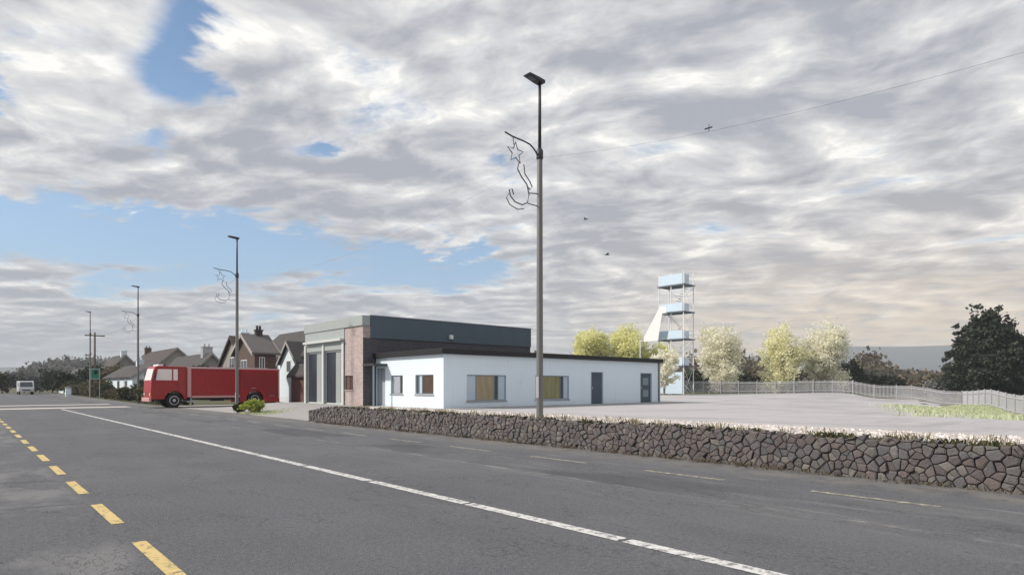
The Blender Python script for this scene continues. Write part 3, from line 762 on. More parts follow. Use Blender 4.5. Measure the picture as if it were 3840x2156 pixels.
for k, (i, j, s) in enumerate(((4, 0, 1.35), (0, 1, .9), (1, 2, .8), (2, 3, .7))):
    A = Vector((POLES[i][0]+.1, POLES[i][1], 8.12)); B = Vector((POLES[j][0]+.1, POLES[j][1], 8.12)); m = MB()
    m.tube([A+(B-A)*(t/24)-Vector((0, 0, 4*s*(t/24)*(1-t/24))) for t in range(25)], (.0022, .0015, .004, .005)[k], 5)
    tag(m.obj('overhead_cable', 'cable', loc=None), cl[k], 'cable', 'overhead cables along the lamp posts')
m = MB(); m.tube([(12.4, 7.22, 7.325), (12.4, 7.40, 7.33)], .016, 8); m.tube([(12.4, 7.3, 7.25), (12.4, 7.3, 7.41)], .008, 6); tag(m.obj('cable_clamp', 'cable'), 'small dark clamp on the overhead cable at upper right', 'clamp')
# telegraph pole beyond
tp = thing('telegraph_pole', 'dark wooden telegraph pole with crossarm beside the farthest lamp post', 'telegraph pole', (13.2, 97.5, gz(13.2, 97.5)))
m = MB(); m.lathe([(.14, -.3), (.13, 0), (.10, 8.5)], n=10); m.obj('pole', 'bark', tp, smooth=True)
m = MB(); m.box(-1.1, 1.1, -.06, .06, 8.0, 8.14); ca_ = m.obj('crossarm', 'bark', tp)
for x in (-1.0, -.4, .4, 1.0):
    m = MB(); m.lathe([(.05, 8.143), (.06, 8.2), (.03, 8.32)], n=8, c=(x, 0, 0)); m.obj('insulator', 'white_frame', ca_)
# road sign
sg = thing('road_sign', 'small green road sign on two thin posts beside the far road', 'sign', (10.9, 80.5, gz(10.9, 80.5)), math.radians(20)); sg.scale = (.8, .8, .95)
for x in (-.62, .62):
    m = MB(); m.tube([(x, 0, -.3), (x, 0, 3.65)], .04, 8); m.obj('post', 'galvanised', sg)
m = MB(); m.box(-.60, .60, -.06, -.042, 2.35, 3.6); pn = m.obj('panel', 'sign_green', sg)
m = MB(); m.box(-.56, .56, -.064, -.061, 2.39, 2.43); m.box(-.56, .56, -.064, -.061, 3.52, 3.56); m.box(-.56, -.52, -.064, -.061, 2.43, 3.52); m.box(.52, .56, -.064, -.061, 2.43, 3.52); m.obj('border', 'stair_white', pn)
m = MB(); m.lathe([(.24, -.066), (.24, -.0615)], 'y', 20, (.1, 0, 3.15)); m.obj('dark_roundel', 'black_fascia', pn)
gp = thing('gate_pier', 'small white pier beside the road near the far hedge', 'gate pier', (10.6, 100.0, gz(10.6, 100))); m = MB(); m.box(-.3, .3, -.3, .3, -.2, 1.15); m.obj('shaft', 'white_render_shade_tint', gp, bevel=.02)
m = MB(); m.prism([(-.36, 1.153), (.36, 1.153), (.36, 1.22), (0, 1.36), (-.36, 1.22)], 'y', -.36, .36); m.obj('cap', 'concrete', gp)

# ------------------------------------------------------------------ fire engine
def wheel(root, x, y, r, w, side, name='wheel'):
    m = MB(); m.lathe([(r*.60, -w/2), (r*.93, -w/2), (r, -w*.36), (r, w*.36), (r*.93, w/2), (r*.60, w/2)], 'y', 28, (x, y, r)); t = m.obj(name, 'rubber', root, smooth=False)
    s = side; m = MB(); m.lathe([(r*.62, s*(w/2-.06)), (r*.62, s*(w/2+.008)), (r*.54, s*(w/2+.012)), (r*.46, s*(w/2-.05)), (r*.24, s*(w/2-.03)), (r*.20, s*(w/2+.03)), (r*.10, s*(w/2+.04))], 'y', 24, (x, y, r)); m.obj('rim', 'hub', t)
    m = MB()
    for q in range(8):
        a = q*math.pi/4; m.lathe([(.018, s*(w/2-.045)), (.018, s*(w/2-.005))], 'y', 6, (x+r*.35*math.cos(a), y, r+r*.35*math.sin(a)))
    m.obj('wheel_nuts', 'chassis', t)
def arch_poly(x0, x1, z0, z1, cx, cr, n=12):
    """side outline from x0 to x1 with a round wheel arch cut into the lower edge (arch centre height .53)"""
    pts = [(x0, z1), (x0, z0)]; zc = .53; a0 = math.asin((z0-zc)/cr)
    for q in range(n+1):
        a = math.pi-a0-(math.pi-2*a0)*q/n; pts.append((cx+cr*math.cos(a), zc+cr*math.sin(a)))
    return pts + [(x1, z0), (x1, z1)]
def fire_engine():
    r = thing('fire_engine', 'long red fire engine facing left on the driveway beyond the wall', 'fire engine', (14.55, 51.2, gz(14.55, 51.2)+.004), math.pi); r.location.x = 14.74; r.scale = (.96, 1, 1)
    Wd = 1.22
    # cab: side outline with wheel arch, raked windscreen (forward is +x)
    arch = arch_poly(2.38, 4.78, .62, 1.5, 3.25, .68)
    out = [(2.38, 3.0), (2.38, .62)] + arch[2:-2] + [(4.78, .62), (4.82, 1.2), (4.78, 1.95), (4.55, 2.92), (4.42, 3.02)]
    m = MB(); m.prism(out, 'y', -Wd, Wd); cab = m.obj('cab', 'truck_red', r, bevel=.035)
    m = MB(); m.prism([(4.20, 1.98), (4.62, 1.98), (4.42, 2.82), (4.20, 2.82)], 'y', Wd+.004, Wd+.016); 
    def glass(poly, side):
        q = MB(); a, b_ = (Wd+.003, Wd+.015) if side > 0 else (-Wd-.015, -Wd-.003); q.prism(poly, 'y', a, b_); q.obj('cab_window', 'truck_glass_sky', cab)
    for s_ in (1, -1):
        glass([(3.42, 2.0), (4.50, 2.0), (4.36, 2.80), (3.42, 2.80)], s_); glass([(3.02, 2.0), (3.32, 2.0), (3.32, 2.80), (3.02, 2.80)], s_)
        q = MB(); a, b_ = (Wd+.002, Wd+.02) if s_ > 0 else (-Wd-.02, -Wd-.002); q.box(3.0, 3.012, a, b_, 1.1, 2.9); q.box(2.50, 2.512, a, b_, 1.1, 2.9); q.box(2.512, 2.999, a, b_, 2.88, 2.892); d_ = q.obj('door_seam', 'chassis', cab)
        q = MB(); q.box(3.06, 3.2, *( (Wd+.003, Wd+.04) if s_ > 0 else (-Wd-.04, -Wd-.003)), 1.72, 1.76); q.obj('door_handle', 'chassis', cab)
        q = MB(); yy = s_*(Wd+.22); q.box(4.60, 4.68, yy-.10, yy+.10, 2.05, 2.55); q.tube([(4.62, s_*(Wd-.02), 2.62), (4.64, yy, 2.62), (4.64, yy, 2.5)], .02, 6); q.obj('mirror', 'chassis', cab)
        q = MB(); q.lathe([(.12, 0), (.12, .03)], 'x', 16, (4.815, s_*.85, .98)); q.obj('headlight', 'lamp_lens', cab)
        q = MB(); q.box(4.812, 4.835, s_*1.05-.07, s_*1.05+.07, .90, 1.05); q.obj('indicator', 'amber_lens', cab)
    q = MB(); dxw = .012; q.face((4.782+dxw, -1.05, 2.0), (4.782+dxw, 1.05, 2.0), (4.585+dxw, 1.0, 2.84), (4.585+dxw, -1.0, 2.84)); q.obj('windscreen', 'truck_glass_sky', cab)
    q = MB(); q.box(4.79, 4.95, -1.2, 1.2, .45, .74); q.obj('bumper', 'truck_pink', r, bevel=.03)
    q = MB(); q.box(3.9, 4.25, -.8, .8, 3.022, 3.16); q.obj('light_bar', 'stair_white', cab, bevel=.03)
    # pale pillar between cab and body, with the pump panel
    q = MB(); q.box(2.06, 2.34, -1.21, 1.21, .75, 2.96); q.obj('pillar', 'truck_pink', r, bevel=.02)
    # body: ribbed sides amidships, smooth lockers aft
    z0, z1 = .80, 2.86
    q = MB(); q.box(-1.55, 2.04, -1.16, 1.16, z0, z1); body = q.obj('body', 'truck_red_dark', r)
    for s_ in (1, -1):
        q = MB(); n = 24; prof = []
        for k in range(n):
            a = -1.5+3.5*k/n; st = 3.5/n
            prof += [(a, 1.168), (a+st*.38, 1.168), (a+st*.5, 1.190), (a+st*.88, 1.190)]
        prof.append((2.0, 1.168))
        i = 0
        for (xa, ya), (xb, yb) in zip(prof[:-1], prof[1:]): q.face((xa, s_*ya, z0+.06), (xb, s_*yb, z0+.06), (xb, s_*yb, z1-.06), (xa, s_*ya, z1-.06))
        q.obj('ribbed_side', 'truck_red', body)
        q = MB(); y_a, y_b = sorted((s_*1.163, s_*1.235)); q.box(-1.54, 2.03, y_a, y_b, z0-.10, z0+.055); q.obj('sill_rail', 'truck_pink', body)
    rear = arch_poly(-4.78, -1.58, .30, 1.3, -2.75, .70)
    out = [(-4.78, 2.86), (-4.78, .30)] + rear[2:-2] + [(-1.58, .30), (-1.58, 2.86)]
    q = MB(); q.prism(out, 'y', -1.22, 1.22); rb = q.obj('rear_lockers', 'truck_red', r, bevel=.02)
    for s_ in (1, -1):
        for (a, b_, zb) in ((-4.6, -3.62, .75), (-3.5, -1.75, 1.35)):
            y_a, y_b = sorted((s_*1.223, s_*1.236)); q = MB(); q.box(a, b_, y_a, y_b, zb, 2.68); lk = q.obj('locker_shutter', 'truck_red_dark', rb)
            q = MB(); y_a, y_b = sorted((s_*1.238, s_*1.262)); q.box((a+b_)/2-.2, (a+b_)/2+.2, y_a, y_b, zb+.05, zb+.08); q.obj('handle_bar', 'galvanised', lk)
        q = MB(); y_a, y_b = sorted((s_*1.224, s_*1.24)); q.box(-4.75, -4.66, y_a, y_b, .6, 2.8); q.obj('corner_strip', 'truck_pink', rb)
    q = MB(); q.box(-4.80, 2.04, -1.20, 1.20, 2.865, 2.96); q.obj('roof_rail', 'truck_pink', r, bevel=.02)
    for s_ in (-.5, -.12):   # ladder on the roof
        q = MB(); q.box(-4.3, 1.6, s_-.03, s_+.03, 2.98, 3.05); q.obj('ladder_rail', 'galvanised', r)
    q = MB()
    for k in range(18): q.box(-4.2+.33*k, -4.17+.33*k, -.469, -.151, 3.0, 3.03)
    q.obj('ladder_rungs', 'galvanised', r)
    q = MB(); q.box(-4.5, 4.5, -.45, -.30, .55, .82); q.box(-4.5, 4.5, .30, .45, .55, .82); q.box(-.4, .5, .5, 1.0, .45, .79); q.obj('chassis', 'chassis', r)
    for s_ in (1, -1):
        q = MB(); a_, b_ = sorted((s_*.95, s_*1.22)); q.box(1.75, 2.35, a_, b_, .38, .46); a_, b_ = sorted((s_*.97, s_*1.1)); q.box(2.0, 2.1, a_, b_, .455, .8); q.obj('step', 'galvanised', r)
    for x in (3.25, -2.75):
        for s_ in (1, -1): wheel(r, x, s_*1.02, .53, .32, s_)
        q = MB(); q.tube([(x, -1.0, .53), (x, 1.0, .53)], .09, 8); q.obj('axle', 'chassis', r)
fire_engine()

# far white van
def van():
    r = thing('van', 'white van on the far road at the left edge', 'van', (7.6, 124.0, gz(7.6, 124)+.004), math.radians(-90))
    m = MB(); m.prism([(-2.5, .42), (2.45, .42), (2.5, .95), (2.35, 1.15), (1.75, 1.95), (1.5, 2.08), (-2.4, 2.1), (-2.5, 1.9)], 'y', -.95, .95); b = m.obj('body', 'white_van', r, bevel=.06)
    m = MB(); m.face((2.37, -.8, 1.17), (2.37, .8, 1.17), (1.80, .74, 1.93), (1.80, -.74, 1.93)); m.v = [(x+.02, y, z+.02) for x, y, z in m.v]; m.obj('windscreen', 'glass_slate', b)
    for s_ in (1, -1):
        m = MB(); a, c_ = sorted((s_*.952, s_*.962)); m.prism([(.7, 1.2), (2.05, 1.2), (1.62, 1.85), (.7, 1.85)], 'y', a, c_); m.obj('side_window', 'glass_slate', b)
        m = MB(); a, c_ = sorted((s_*.55, s_*.85)); m.box(2.47, 2.52, a, c_, .78, .95); m.obj('headlight', 'lamp_lens', b)
    m = MB(); m.box(2.46, 2.53, -.5, .5, .62, .76); m.obj('grille', 'chassis', b)
    for x in (1.6, -1.6):
        for s_ in (1, -1): wheel(r, x, s_*.84, .34, .22, s_)
van()

# ------------------------------------------------------------------ houses across the way
def house(label, X0, X1, Y0, Y1, eave, ridge, wallm, roofm, axis, chim=(), wins=(), front_gable=None, barge='barge_grey', over=.3):
    """axis: direction of the ridge; wins: ('X'|'Y', a0, a1, z0, z1) in world metres"""
    zb = min(gz(X0, Y0), gz(X1, Y1))
    r = thing('house', label, 'house', (X0, Y0, zb)); w, d = X1-X0, Y1-Y0; ev, rg = eave-zb, ridge-zb
    m = MB()
    if axis == 'Y': m.prism([(0, -.5), (w, -.5), (w, ev), (w/2, rg-.06), (0, ev)], 'y', 0, d)
    else: m.prism([(0, -.5), (d, -.5), (d, ev), (d/2, rg-.06), (0, ev)], 'x', 0, w)
    m.obj('wall', wallm, r)
    half = (w if axis == 'Y' else d)/2; sl_ = (rg-ev)/half; t = .16
    o = over; prof = [(-o, ev-o*sl_), (half, rg), (2*half+o, ev-o*sl_), (2*half+o, ev-o*sl_+t), (half, rg+t*1.15), (-o, ev-o*sl_+t)]
    m = MB(); L = d if axis == 'Y' else w
    m.prism(prof, axis.lower(), -o, L+o); rf = m.obj('roof', roofm, r)
    for e0, e1 in ((-o-.05, -o-.004), (L+o+.004, L+o+.05)):
        bp = [(-o-.02, ev-o*sl_-.16), (half, rg-.14), (2*half+o+.02, ev-o*sl_-.16), (2*half+o+.02, ev-o*sl_+t+.02), (half, rg+t*1.2+.02), (-o-.02, ev-o*sl_+t+.02)]
        m = MB(); m.prism(bp, axis.lower(), e0, e1); m.obj('bargeboard', barge, rf)
    for (cx_, cy_, cw, cz, cm) in chim:
        m = MB(); m.box(cx_-X0-cw/2, cx_-X0+cw/2, cy_-Y0-cw*.4, cy_-Y0+cw*.4, ev*.8, cz-zb); m.box(cx_-X0-cw/2-.06, cx_-X0+cw/2+.06, cy_-Y0-cw*.4-.06, cy_-Y0+cw*.4+.06, cz-zb+.002, cz-zb+.12)
        for q in (-.22, .22): m.lathe([(.12, cz-zb+.121), (.10, cz-zb+.5)], n=10, c=(cx_-X0+q*cw, cy_-Y0, 0))
        m.obj('chimney', cm, rf)
    for (ax, a0, a1, z0, z1) in wins:
        P = face_pt(ax, -.012); off = X0 if ax == 'Y' else Y0; m = MB(); f = .07; a0, a1, z0, z1 = a0-off, a1-off, z0-zb, z1-zb
        slab(m, P, a0, a1, -.03, .01, z1-f, z1); slab(m, P, a0, a1, -.03, .01, z0, z0+f); slab(m, P, a0, a0+f, -.03, .01, z0+f, z1-f); slab(m, P, a1-f, a1, -.03, .01, z0+f, z1-f); slab(m, P, (a0+a1)/2-f/2, (a0+a1)/2+f/2, -.03, .01, z0+f, z1-f)
        wn = m.obj('window', 'white_frame', r); m = MB(); slab(m, P, a0+f, a1-f, -.008, .006, z0+f, z1-f); m.obj('pane', 'glass_slate', wn)
    if front_gable:   # projecting gable towards the road
        ya, yb, xp, ge, gr, gm = front_gable; yc = (ya+yb)/2-Y0; hw = (yb-ya)/2; sl2 = (gr-ge)/hw
        m = MB(); m.prism([(yc-hw, -.5), (yc+hw, -.5), (yc+hw, ge-zb), (yc, gr-zb-.05), (yc-hw, ge-zb)], 'x', -xp, w*.45); m.obj('gable_wall', gm, r)
        m = MB(); m.prism([(yc-hw-.25, ge-zb-.25*sl2), (yc, gr-zb), (yc+hw+.25, ge-zb-.25*sl2), (yc+hw+.25, ge-zb-.25*sl2+.15), (yc, gr-zb+.18), (yc-hw-.25, ge-zb-.25*sl2+.15)], 'x', -xp-.3, w*.45); g_ = m.obj('gable_roof', roofm, r)
        m = MB(); m.prism([(yc-hw-.27, ge-zb-.27*sl2-.14), (yc, gr-zb-.14), (yc+hw+.27, ge-zb-.27*sl2-.14), (yc+hw+.27, ge-zb-.25*sl2+.16), (yc, gr-zb+.2), (yc-hw-.27, ge-zb-.25*sl2+.16)], 'x', -xp-.35, -xp-.304); m.obj('bargeboard', barge, g_)
        P = face_pt('X', -xp-.012); m = MB(); slab(m, P, yc-.55, yc+.55, -.03, .0, gr-zb-2.9, gr-zb-1.75); wn = m.obj('window', 'white_frame', r); m = MB(); slab(m, P, yc-.45, yc+.45, -.04, -.031, gr-zb-2.82, gr-zb-1.83); m.obj('pane', 'glass_slate', wn)
    return r
house('brick house with pale grey roof and chimney just behind the fire engine', 19.6, 21.5, 56.5, 62.0, 4.6, 6.25, 'house_brick', 'roof_tile_pale', 'X', chim=((20.9, 59.2, .6, 6.75, 'roof_tile_brown'),), wins=(('Y', 20.0, 20.5, 2.9, 4.2), ('X', 58.4, 60.0, 2.8, 4.0)))
house('dark roofed house with white chimney, gable towards the road', 23.0, 24.9, 68.4, 78.4, 3.4, 7.1, 'cream_wall', 'roof_tile_brown', 'X', chim=((23.9, 72.2, .9, 7.5, 'white_render_shade_tint'),), wins=(('X', 72.6, 74.4, 3.6, 4.8),), barge='roof_tile_brown')
house('white gabled two storey house beside the station hall', 25.0, 31.0, 57.5, 72.0, 4.7, 7.45, 'white_render_shade_tint', 'roof_tile_grey', 'Y', front_gable=(58.0, 62.4, .8, 3.9, 5.85, 'white_render_shade_tint'), wins=(('X', 65, 66.6, 3.2, 4.4),), barge='concrete')
g = house('low brown garage with dark roof between hall and white house', 22.9, 24.0, 52.8, 56.4, 2.75, 3.45, 'garage_brown', 'roof_tile_grey', 'Y', barge='concrete')
g['category'] = 'garage'; g.name = 'garage'
house('long low house with dark roof and wide grey chimney', 21.6, 26.6, 85.0, 101.5, 3.0, 5.7, 'cream_wall', 'roof_tile_grey', 'Y', chim=((24.1, 87.2, 1.2, 6.6, 'galvanised'),))
house('house with brown roof and pale bargeboard above the fire engine cab', 24.2, 32.0, 119.0, 143.0, 4.6, 8.1, 'cream_wall', 'roof_tile_brown', 'Y', chim=((28.1, 141.5, 1.1, 9.1, 'house_brick'),))
house('white bungalow behind the hedge at far left', 15.6, 20.6, 87.0, 106.0, 2.75, 4.3, 'white_render_shade_tint', 'roof_tile_grey', 'Y', wins=(('X', 90, 91.6, 1.2, 2.3), ('X', 95, 96.6, 1.2, 2.3), ('X', 100, 101.6, 1.2, 2.3)), chim=((18.1, 96, .8, 5.0, 'white_render_shade_tint'),))
house('small white cottage where the road bends at far left', 13.4, 18.6, 128.0, 140.0, 2.9, 4.6, 'white_render_shade_tint', 'roof_tile_grey', 'Y', wins=(('X', 130, 131.4, 1.5, 2.5), ('X', 134, 135.4, 1.5, 2.5)))
house('house with grey roof behind the third lamp post', 18.8, 23.8, 124.5, 136.0, 4.2, 6.9, 'cream_wall', 'roof_tile_grey', 'Y', chim=((21.3, 126, .9, 7.6, 'white_render_shade_tint'),))
house('pale house among the far trees at left', 22.0, 29.0, 150.0, 166.0, 3.2, 6.4, 'cream_wall', 'roof_tile_grey', 'Y', chim=((25.5, 152, .9, 7.2, 'white_render_shade_tint'),))

# ------------------------------------------------------------------ planting
def tree(name, label, x, y, h, cr, m, seed, bark='bark', trunk=.28, group=None, n=(120, 30), leafs=.30, low=.18, cat='tree', lobes=None):
    z = gz(x, y) if abs(x) < 300 and abs(y) < 300 else -1
    r = thing(name, label, cat, (x, y, z), 0, group); rn = random.Random(seed)
    t = MB(); t.tube([(0, 0, -.3), (rn.uniform(-.1, .1), rn.uniform(-.1, .1), h*.3), (rn.uniform(-.2, .2), rn.uniform(-.2, .2), h*.75)], [h*.024, h*.018, h*.006], 8)
    for k in range(7):
        a = k*2.4+rn.random(); zb = h*(trunk+.35*rn.random()); L = cr*rn.uniform(.6, .95)
        t.tube([(0, 0, zb), (L*.5*math.cos(a), L*.5*math.sin(a), zb+h*.09), (L*math.cos(a), L*math.sin(a), zb+h*.2)], [h*.010, h*.007, h*.003], 5)
    t.obj('trunk', bark, r)
    if lobes is None:
        lobes = [(0, 0, h*.60, cr*.62, cr*.62, h*.32)]
        for k in range(9):
            a = k*.9+rn.random(); q = rn.uniform(.35, .6); lobes.append((cr*q*math.cos(a), cr*q*math.sin(a), h*rn.uniform(low+.16, .78), cr*rn.uniform(.25, .52), cr*rn.uniform(.25, .52), h*rn.uniform(.09, .2)))
    foliage('crown', m, lobes, n[0], n[1], cr*.17, leafs, seed, r)
    return r
PT = [(79.1, 68.8, 9.6, 2.9, 'leaf_lime', 'lime green tree behind the white building, left of its neighbour'), (84.1, 64.3, 10.0, 3.1, 'leaf_lime', 'lime green tree behind the white building, next to the drill tower'),
      (96.6, 54.6, 10.3, 3.2, 'leaf_cream', 'cream flowering tree just right of the drill tower'), (104.4, 47.6, 10.5, 3.3, 'leaf_pale_lime', 'pale lime green tree, left of the last pair by the fence'),
      (109.6, 42.5, 11.0, 3.4, 'leaf_cream', 'cream flowering tree, rightmost of the pale trees by the fence')]
PT.append((87.6, 60.6, 7.2, 2.5, 'leaf_lime', 'smaller lime green tree close to the left of the drill tower'))
for k, (x, y, h, cr, m, lab) in enumerate(PT):
    tree('flowering_tree' if m == 'leaf_cream' else 'lime_tree', lab, x, y, h*1.20, cr*1.34, m, 40+k, 'pale_bark', .10, 'pale young trees by the fence', (340, 44), .25, -.06)
tree('young_tree', 'small cream flowering tree in front of the foot of the drill tower', 68.9, 47.1, 6.6, 2.3, 'leaf_cream', 52, 'pale_bark', .1, 'pale young trees by the fence', (110, 26), .28, .0)
# big evergreens at the right edge
def evergreen(label, x, y, h, cr, seed, lean=0):
    z = gz(x, y); r = thing('evergreen_tree', label, 'tree', (x, y, z), 0, 'evergreens at the right edge')
    t = MB(); t.tube([(0, 0, -.3), (0, 0, h*.5), (0, 0, h*.85)], [.35, .22, .06], 8)
    rn = random.Random(seed)
    for k in range(14):
        a = k*2.4; zb = h*(.12+.055*k); L = cr*(1-.055*k)*.8; t.tube([(0, 0, zb), (L*math.cos(a), L*math.sin(a), zb+.3)], [.08, .02], 5)
    t.obj('trunk', 'bark', r)
    lobes = [(0, 0, h*.42, cr*.80, cr*.80, h*.36), (0, 0, h*.66, cr*.52, cr*.52, h*.33)]
    for k in range(14):
        f = k/13; a = k*2.4; rr = cr*.62*(1-f*.75)
        lobes.append((rr*math.cos(a), rr*math.sin(a), h*(.16+.62*f), cr*(.42-.16*f), cr*(.42-.16*f), h*.15))
    foliage('crown', 'leaf_conifer', lobes, 900, 50, .50, .30, seed, r)
evergreen('large dark evergreen tree beyond the fence at right', 106.2, 19.8, 13.0, 6.3, 61)
evergreen('dark evergreen tree cut off by the right edge', 111.5, 13.5, 12.4, 6.6, 62)
# bushes beyond the fence
def bush(name, label, x, y, w, h, m, seed, group=None, n=(70, 26), leafs=.22, cat='bush', d=None):
    r = thing(name, label, cat, (x, y, gz(x, y)), 0, group); d = d or w; rn = random.Random(seed)
    t = MB()
    for k in range(5):
        a = k*1.3+rn.random(); t.tube([(0, 0, -.15), (.3*w*.5*math.cos(a), .3*d*.5*math.sin(a), h*.35), (.7*w*.5*math.cos(a), .7*d*.5*math.sin(a), h*.7)], [.03*h**.5, .02*h**.5, .006], 5)
    t.obj('stems', 'bark', r)
    lobes = [(rn.uniform(-.25, .25)*w, rn.uniform(-.25, .25)*d, h*rn.uniform(.38, .62), w*rn.uniform(.2, .32), d*rn.uniform(.2, .32), h*rn.uniform(.26, .36)) for k in range(6)]
    foliage('foliage', m, lobes, n[0], n[1], min(w, d, h)*.16, leafs, seed, r, floor=0)
    return r
rn = random.Random(77)
# hedge row between yard and fields, seen over the fence: each bush its own thing
row = []
for k in range(17):
    t = k/16; az_ = math.radians(52.5+ 30*t); dist = 128 + 6*math.sin(k*2.1)
    m = ['leaf_dark', 'leaf_brown', 'leaf_hedge', 'leaf_dark', 'leaf_brown'][k % 5] if t < .5 else ['leaf_brown', 'leaf_hedge', 'leaf_brown', 'leaf_dark'][k % 4]
    row.append((dist*math.sin(az_), dist*math.cos(az_), rn.uniform(5.5, 8), rn.uniform(3.4, 5.2) if t < .55 else rn.uniform(3.2, 4.6), m))
ORD = 'first second third fourth fifth sixth seventh eighth ninth tenth eleventh twelfth thirteenth fourteenth fifteenth sixteenth seventeenth'.split()
WHERE = {'leaf_dark': 'dark green bush', 'leaf_brown': 'brownish bare bush', 'leaf_hedge': 'olive green bush'}
for k, (x, y, w, h, m) in enumerate(row):
    bush('field_bush', WHERE[m]+' of the hedge row beyond the fence, '+ORD[k]+' from the left', x, y, w, h, m, 100+k, 'hedge row beyond the yard fence', (80, 26), .36)
bush('dark_bush', 'dark bush beside the foot of the drill tower', 88.5, 68.0, 5, 4.2, 'leaf_dark', 131, None, (80, 26), .3)
bush('dark_bush', 'dark rounded tree top right of the rightmost pale tree', 116.5, 41.0, 5, 6.4, 'leaf_dark', 132, None, (110, 26), .34)
bush('bare_bush', 'pale brown leafless bush left of the big evergreen', 104.0, 24.0, 4.2, 4.2, 'leaf_grey', 133, None, (80, 26), .26)
# roadside by the second lamp post
bush('bright_shrub', 'bright lime green shrub beside the second lamp post', 12.55, 35.9, 1.55, .86, 'leaf_bright', 141, None, (80, 30), .09)
bush('dark_shrub', 'small dark olive shrub at the foot of the second lamp post', 12.0, 37.2, .62, .80, 'leaf_boxy', 142, None, (60, 30), .07)
rng = np.random.default_rng(31); pts = []
for k in range(1600):
    x, y = 12.5+.7*rng.normal(), 35.6+.9*rng.normal()
    if x > 11.85: pts.append((x, y, gz(x, y)+.012))
blades('shrub_grass', 'grass_pale', pts, .09, .02, 32, 'tufts of light grass round the lime green shrub')
# hedge along the road beyond the driveway
for k in range(15):
    y = 57.5+4.6*k
    bush('roadside_hedge', 'rough low hedge section along the left roadside, '+ORD[k]+' from the fire engine', 13.2+rn.uniform(-.2, .3), y, 2.2, rn.uniform(1.15, 1.7)*(1 if k < 8 else 1.45), ['leaf_hedge', 'leaf_brown', 'leaf_hedge', 'leaf_dark'][k % 4], 150+k, 'hedge along the road at left', (90, 26), .16, 'hedge', 5.2)
bush('round_bush', 'rounded dark green bush in the hedge before the fire engine cab', 14.4, 72.0, 2.7, 2.35, 'leaf_dark', 171, None, (110, 28), .15)
# dark trees where the road bends
LT = [(13.2, 126.5, 3.6, 2.6, 'leaf_dark', 'low dark tree at the near corner of the small white cottage'), (17.2, 110.5, 4.6, 3.0, 'leaf_brown', 'brown tree between the white bungalow and the cottage'), (13.0, 146, 4.6, 4.0, 'leaf_dark', 'broad dark evergreen where the road bends, left of two'), (16.0, 121, 4.7, 3.6, 'leaf_dark', 'broad dark evergreen behind the hedge, right of two'), (8.5, 141, 4.4, 3.2, 'leaf_grey', 'grey leafless tree behind the white van'), (4.5, 143, 4.0, 3.2, 'leaf_hedge', 'olive tree at the far left end of the road'),
      (1.0, 141, 4.2, 3.4, 'leaf_brown', 'brown leafless tree at the extreme left'), (19.5, 112, 4.8, 2.8, 'leaf_grey', 'grey tree behind the white bungalow, left one'), (23.5, 108, 5.0, 2.6, 'leaf_dark', 'dark tree behind the white bungalow, right one'), (20.5, 76.5, 4.0, 2.2, 'leaf_dark', 'dark garden tree before the dark roofed house')]
for k, (x, y, h, cr, m, lab) in enumerate(LT): tree('garden_tree', lab, x, y, h, cr, m, 180+k, 'bark', .12, None, (130, 26), .30, .0)
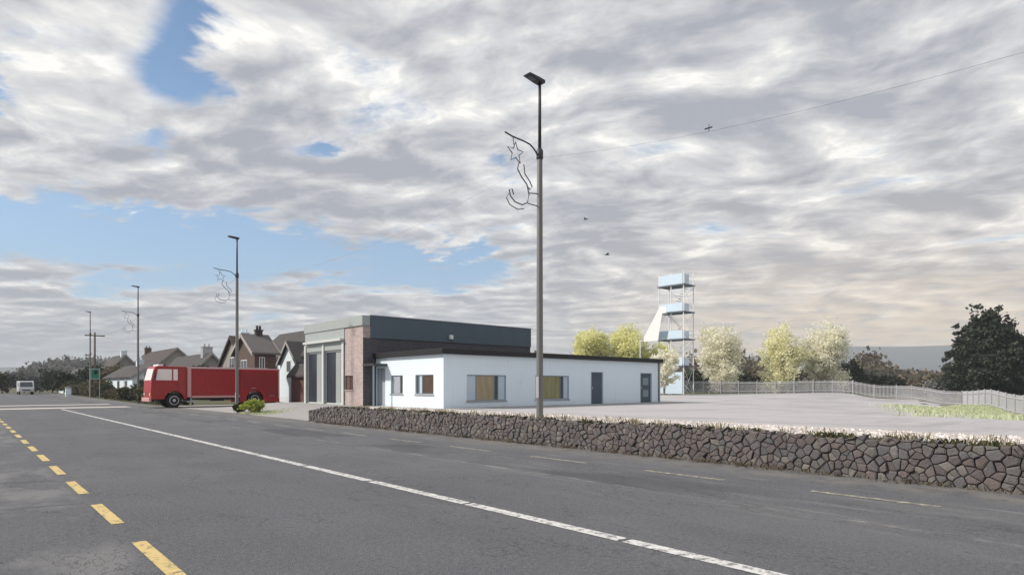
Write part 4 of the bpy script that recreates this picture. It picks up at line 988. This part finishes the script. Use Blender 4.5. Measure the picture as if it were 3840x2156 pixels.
# far woods that read as one mass
def far_wood(name, label, az0, az1, d0, d1, hmin, hmax, m, seed, n=900, per=12, size=2.2):
    rng = np.random.default_rng(seed); a = np.radians(az0+(az1-az0)*rng.random(n)); d = d0+(d1-d0)*rng.random(n)
    hh = (hmin+(hmax-hmin)*(.5+.5*np.sin(a*70+np.sin(a*31)*2))*(.6+.4*rng.random(n)))
    k = np.repeat(np.arange(n), per); N_ = len(k)
    c = np.stack([d[k]*np.sin(a[k]), d[k]*np.cos(a[k]), -1+hh[k]*rng.random(N_)**.7], 1) + rng.normal(size=(N_, 3))*np.array([size, size, .3])
    c[:, 2] = np.maximum(c[:, 2], -1); u_ = unit(rng, N_); w_ = np.cross(u_, unit(rng, N_)); w_ /= np.linalg.norm(w_, axis=1, keepdims=True)
    s = size*(.5+.8*rng.random(N_))[:, None]; o = quads_obj(name, c, u_*s*.5, w_*s*.4, m); kind(o, 'stuff'); tag(o, label, 'wood')
far_wood('far_wood', 'grey wooded skyline in the distance at left', -8, 34, 320, 440, 6, 17, 'leaf_grey', 201, 3000, 20, 1.1)  # leaf colour greyed to paint in the distance haze
far_wood('far_wood', 'dark hedges and woods below the hills at right', 34, 100, 230, 420, 7, 17, 'leaf_brown', 202, 3800, 16, 1.2)
far_wood('far_wood', 'low dark scrub behind the hedge row at right', 46, 100, 150, 190, 2.5, 6.5, 'leaf_dark', 203, 2200, 16, .8)

# birds
def bird(label, x, y, z, s, rz):
    r = thing('bird', label, 'bird', (x, y, z), rz, 'birds in the sky')
    m = MB(); m.lathe([(.005, -.5*s), (.06*s, -.35*s), (.10*s, 0), (.07*s, .28*s), (.07*s, .36*s), (.01*s, .5*s)], 'y', 8); m.obj('body', 'bird', r, smooth=True)
    for q in (-1, 1):
        m = MB(); m.prism([(q*.06*s, .18*s), (q*.45*s, .22*s), (q*.95*s, -.05*s), (q*.45*s, -.06*s), (q*.06*s, -.12*s)], 'z', -.01*s, .01*s); w = m.obj('wing', 'bird', r); w.rotation_euler = (0, -q*.22, 0)
bird('small dark bird just right of the tall lamp post', 19.2, 16.9, 8.45, .22, .4)
bird('small dark bird in the sky above the white building', 30.9, 25.4, 10.0, .40, 1.0)

# air: thin even haze over everything
hb = MB(); hb.box(-3200, 3200, -3200, 3200, -3.2, 140); hz_o = hb.obj('haze', 'bird'); kind(hz_o, 'stuff')
hm = bpy.data.materials.new('haze'); hm.use_nodes = True; hn = NT(hm.node_tree); hn.n.remove(hn.n['Principled BSDF'])
pv = hn.n.new('ShaderNodeVolumePrincipled'); pv.inputs['Density'].default_value = .00042; pv.inputs['Color'].default_value = (.82, .88, .95, 1)
hn.l.new(pv.outputs[0], hn.n['Material Output'].inputs['Volume']); hz_o.data.materials.clear(); hz_o.data.materials.append(hm)
tag(hz_o, 'thin pale blue haze over the distant land', 'haze')
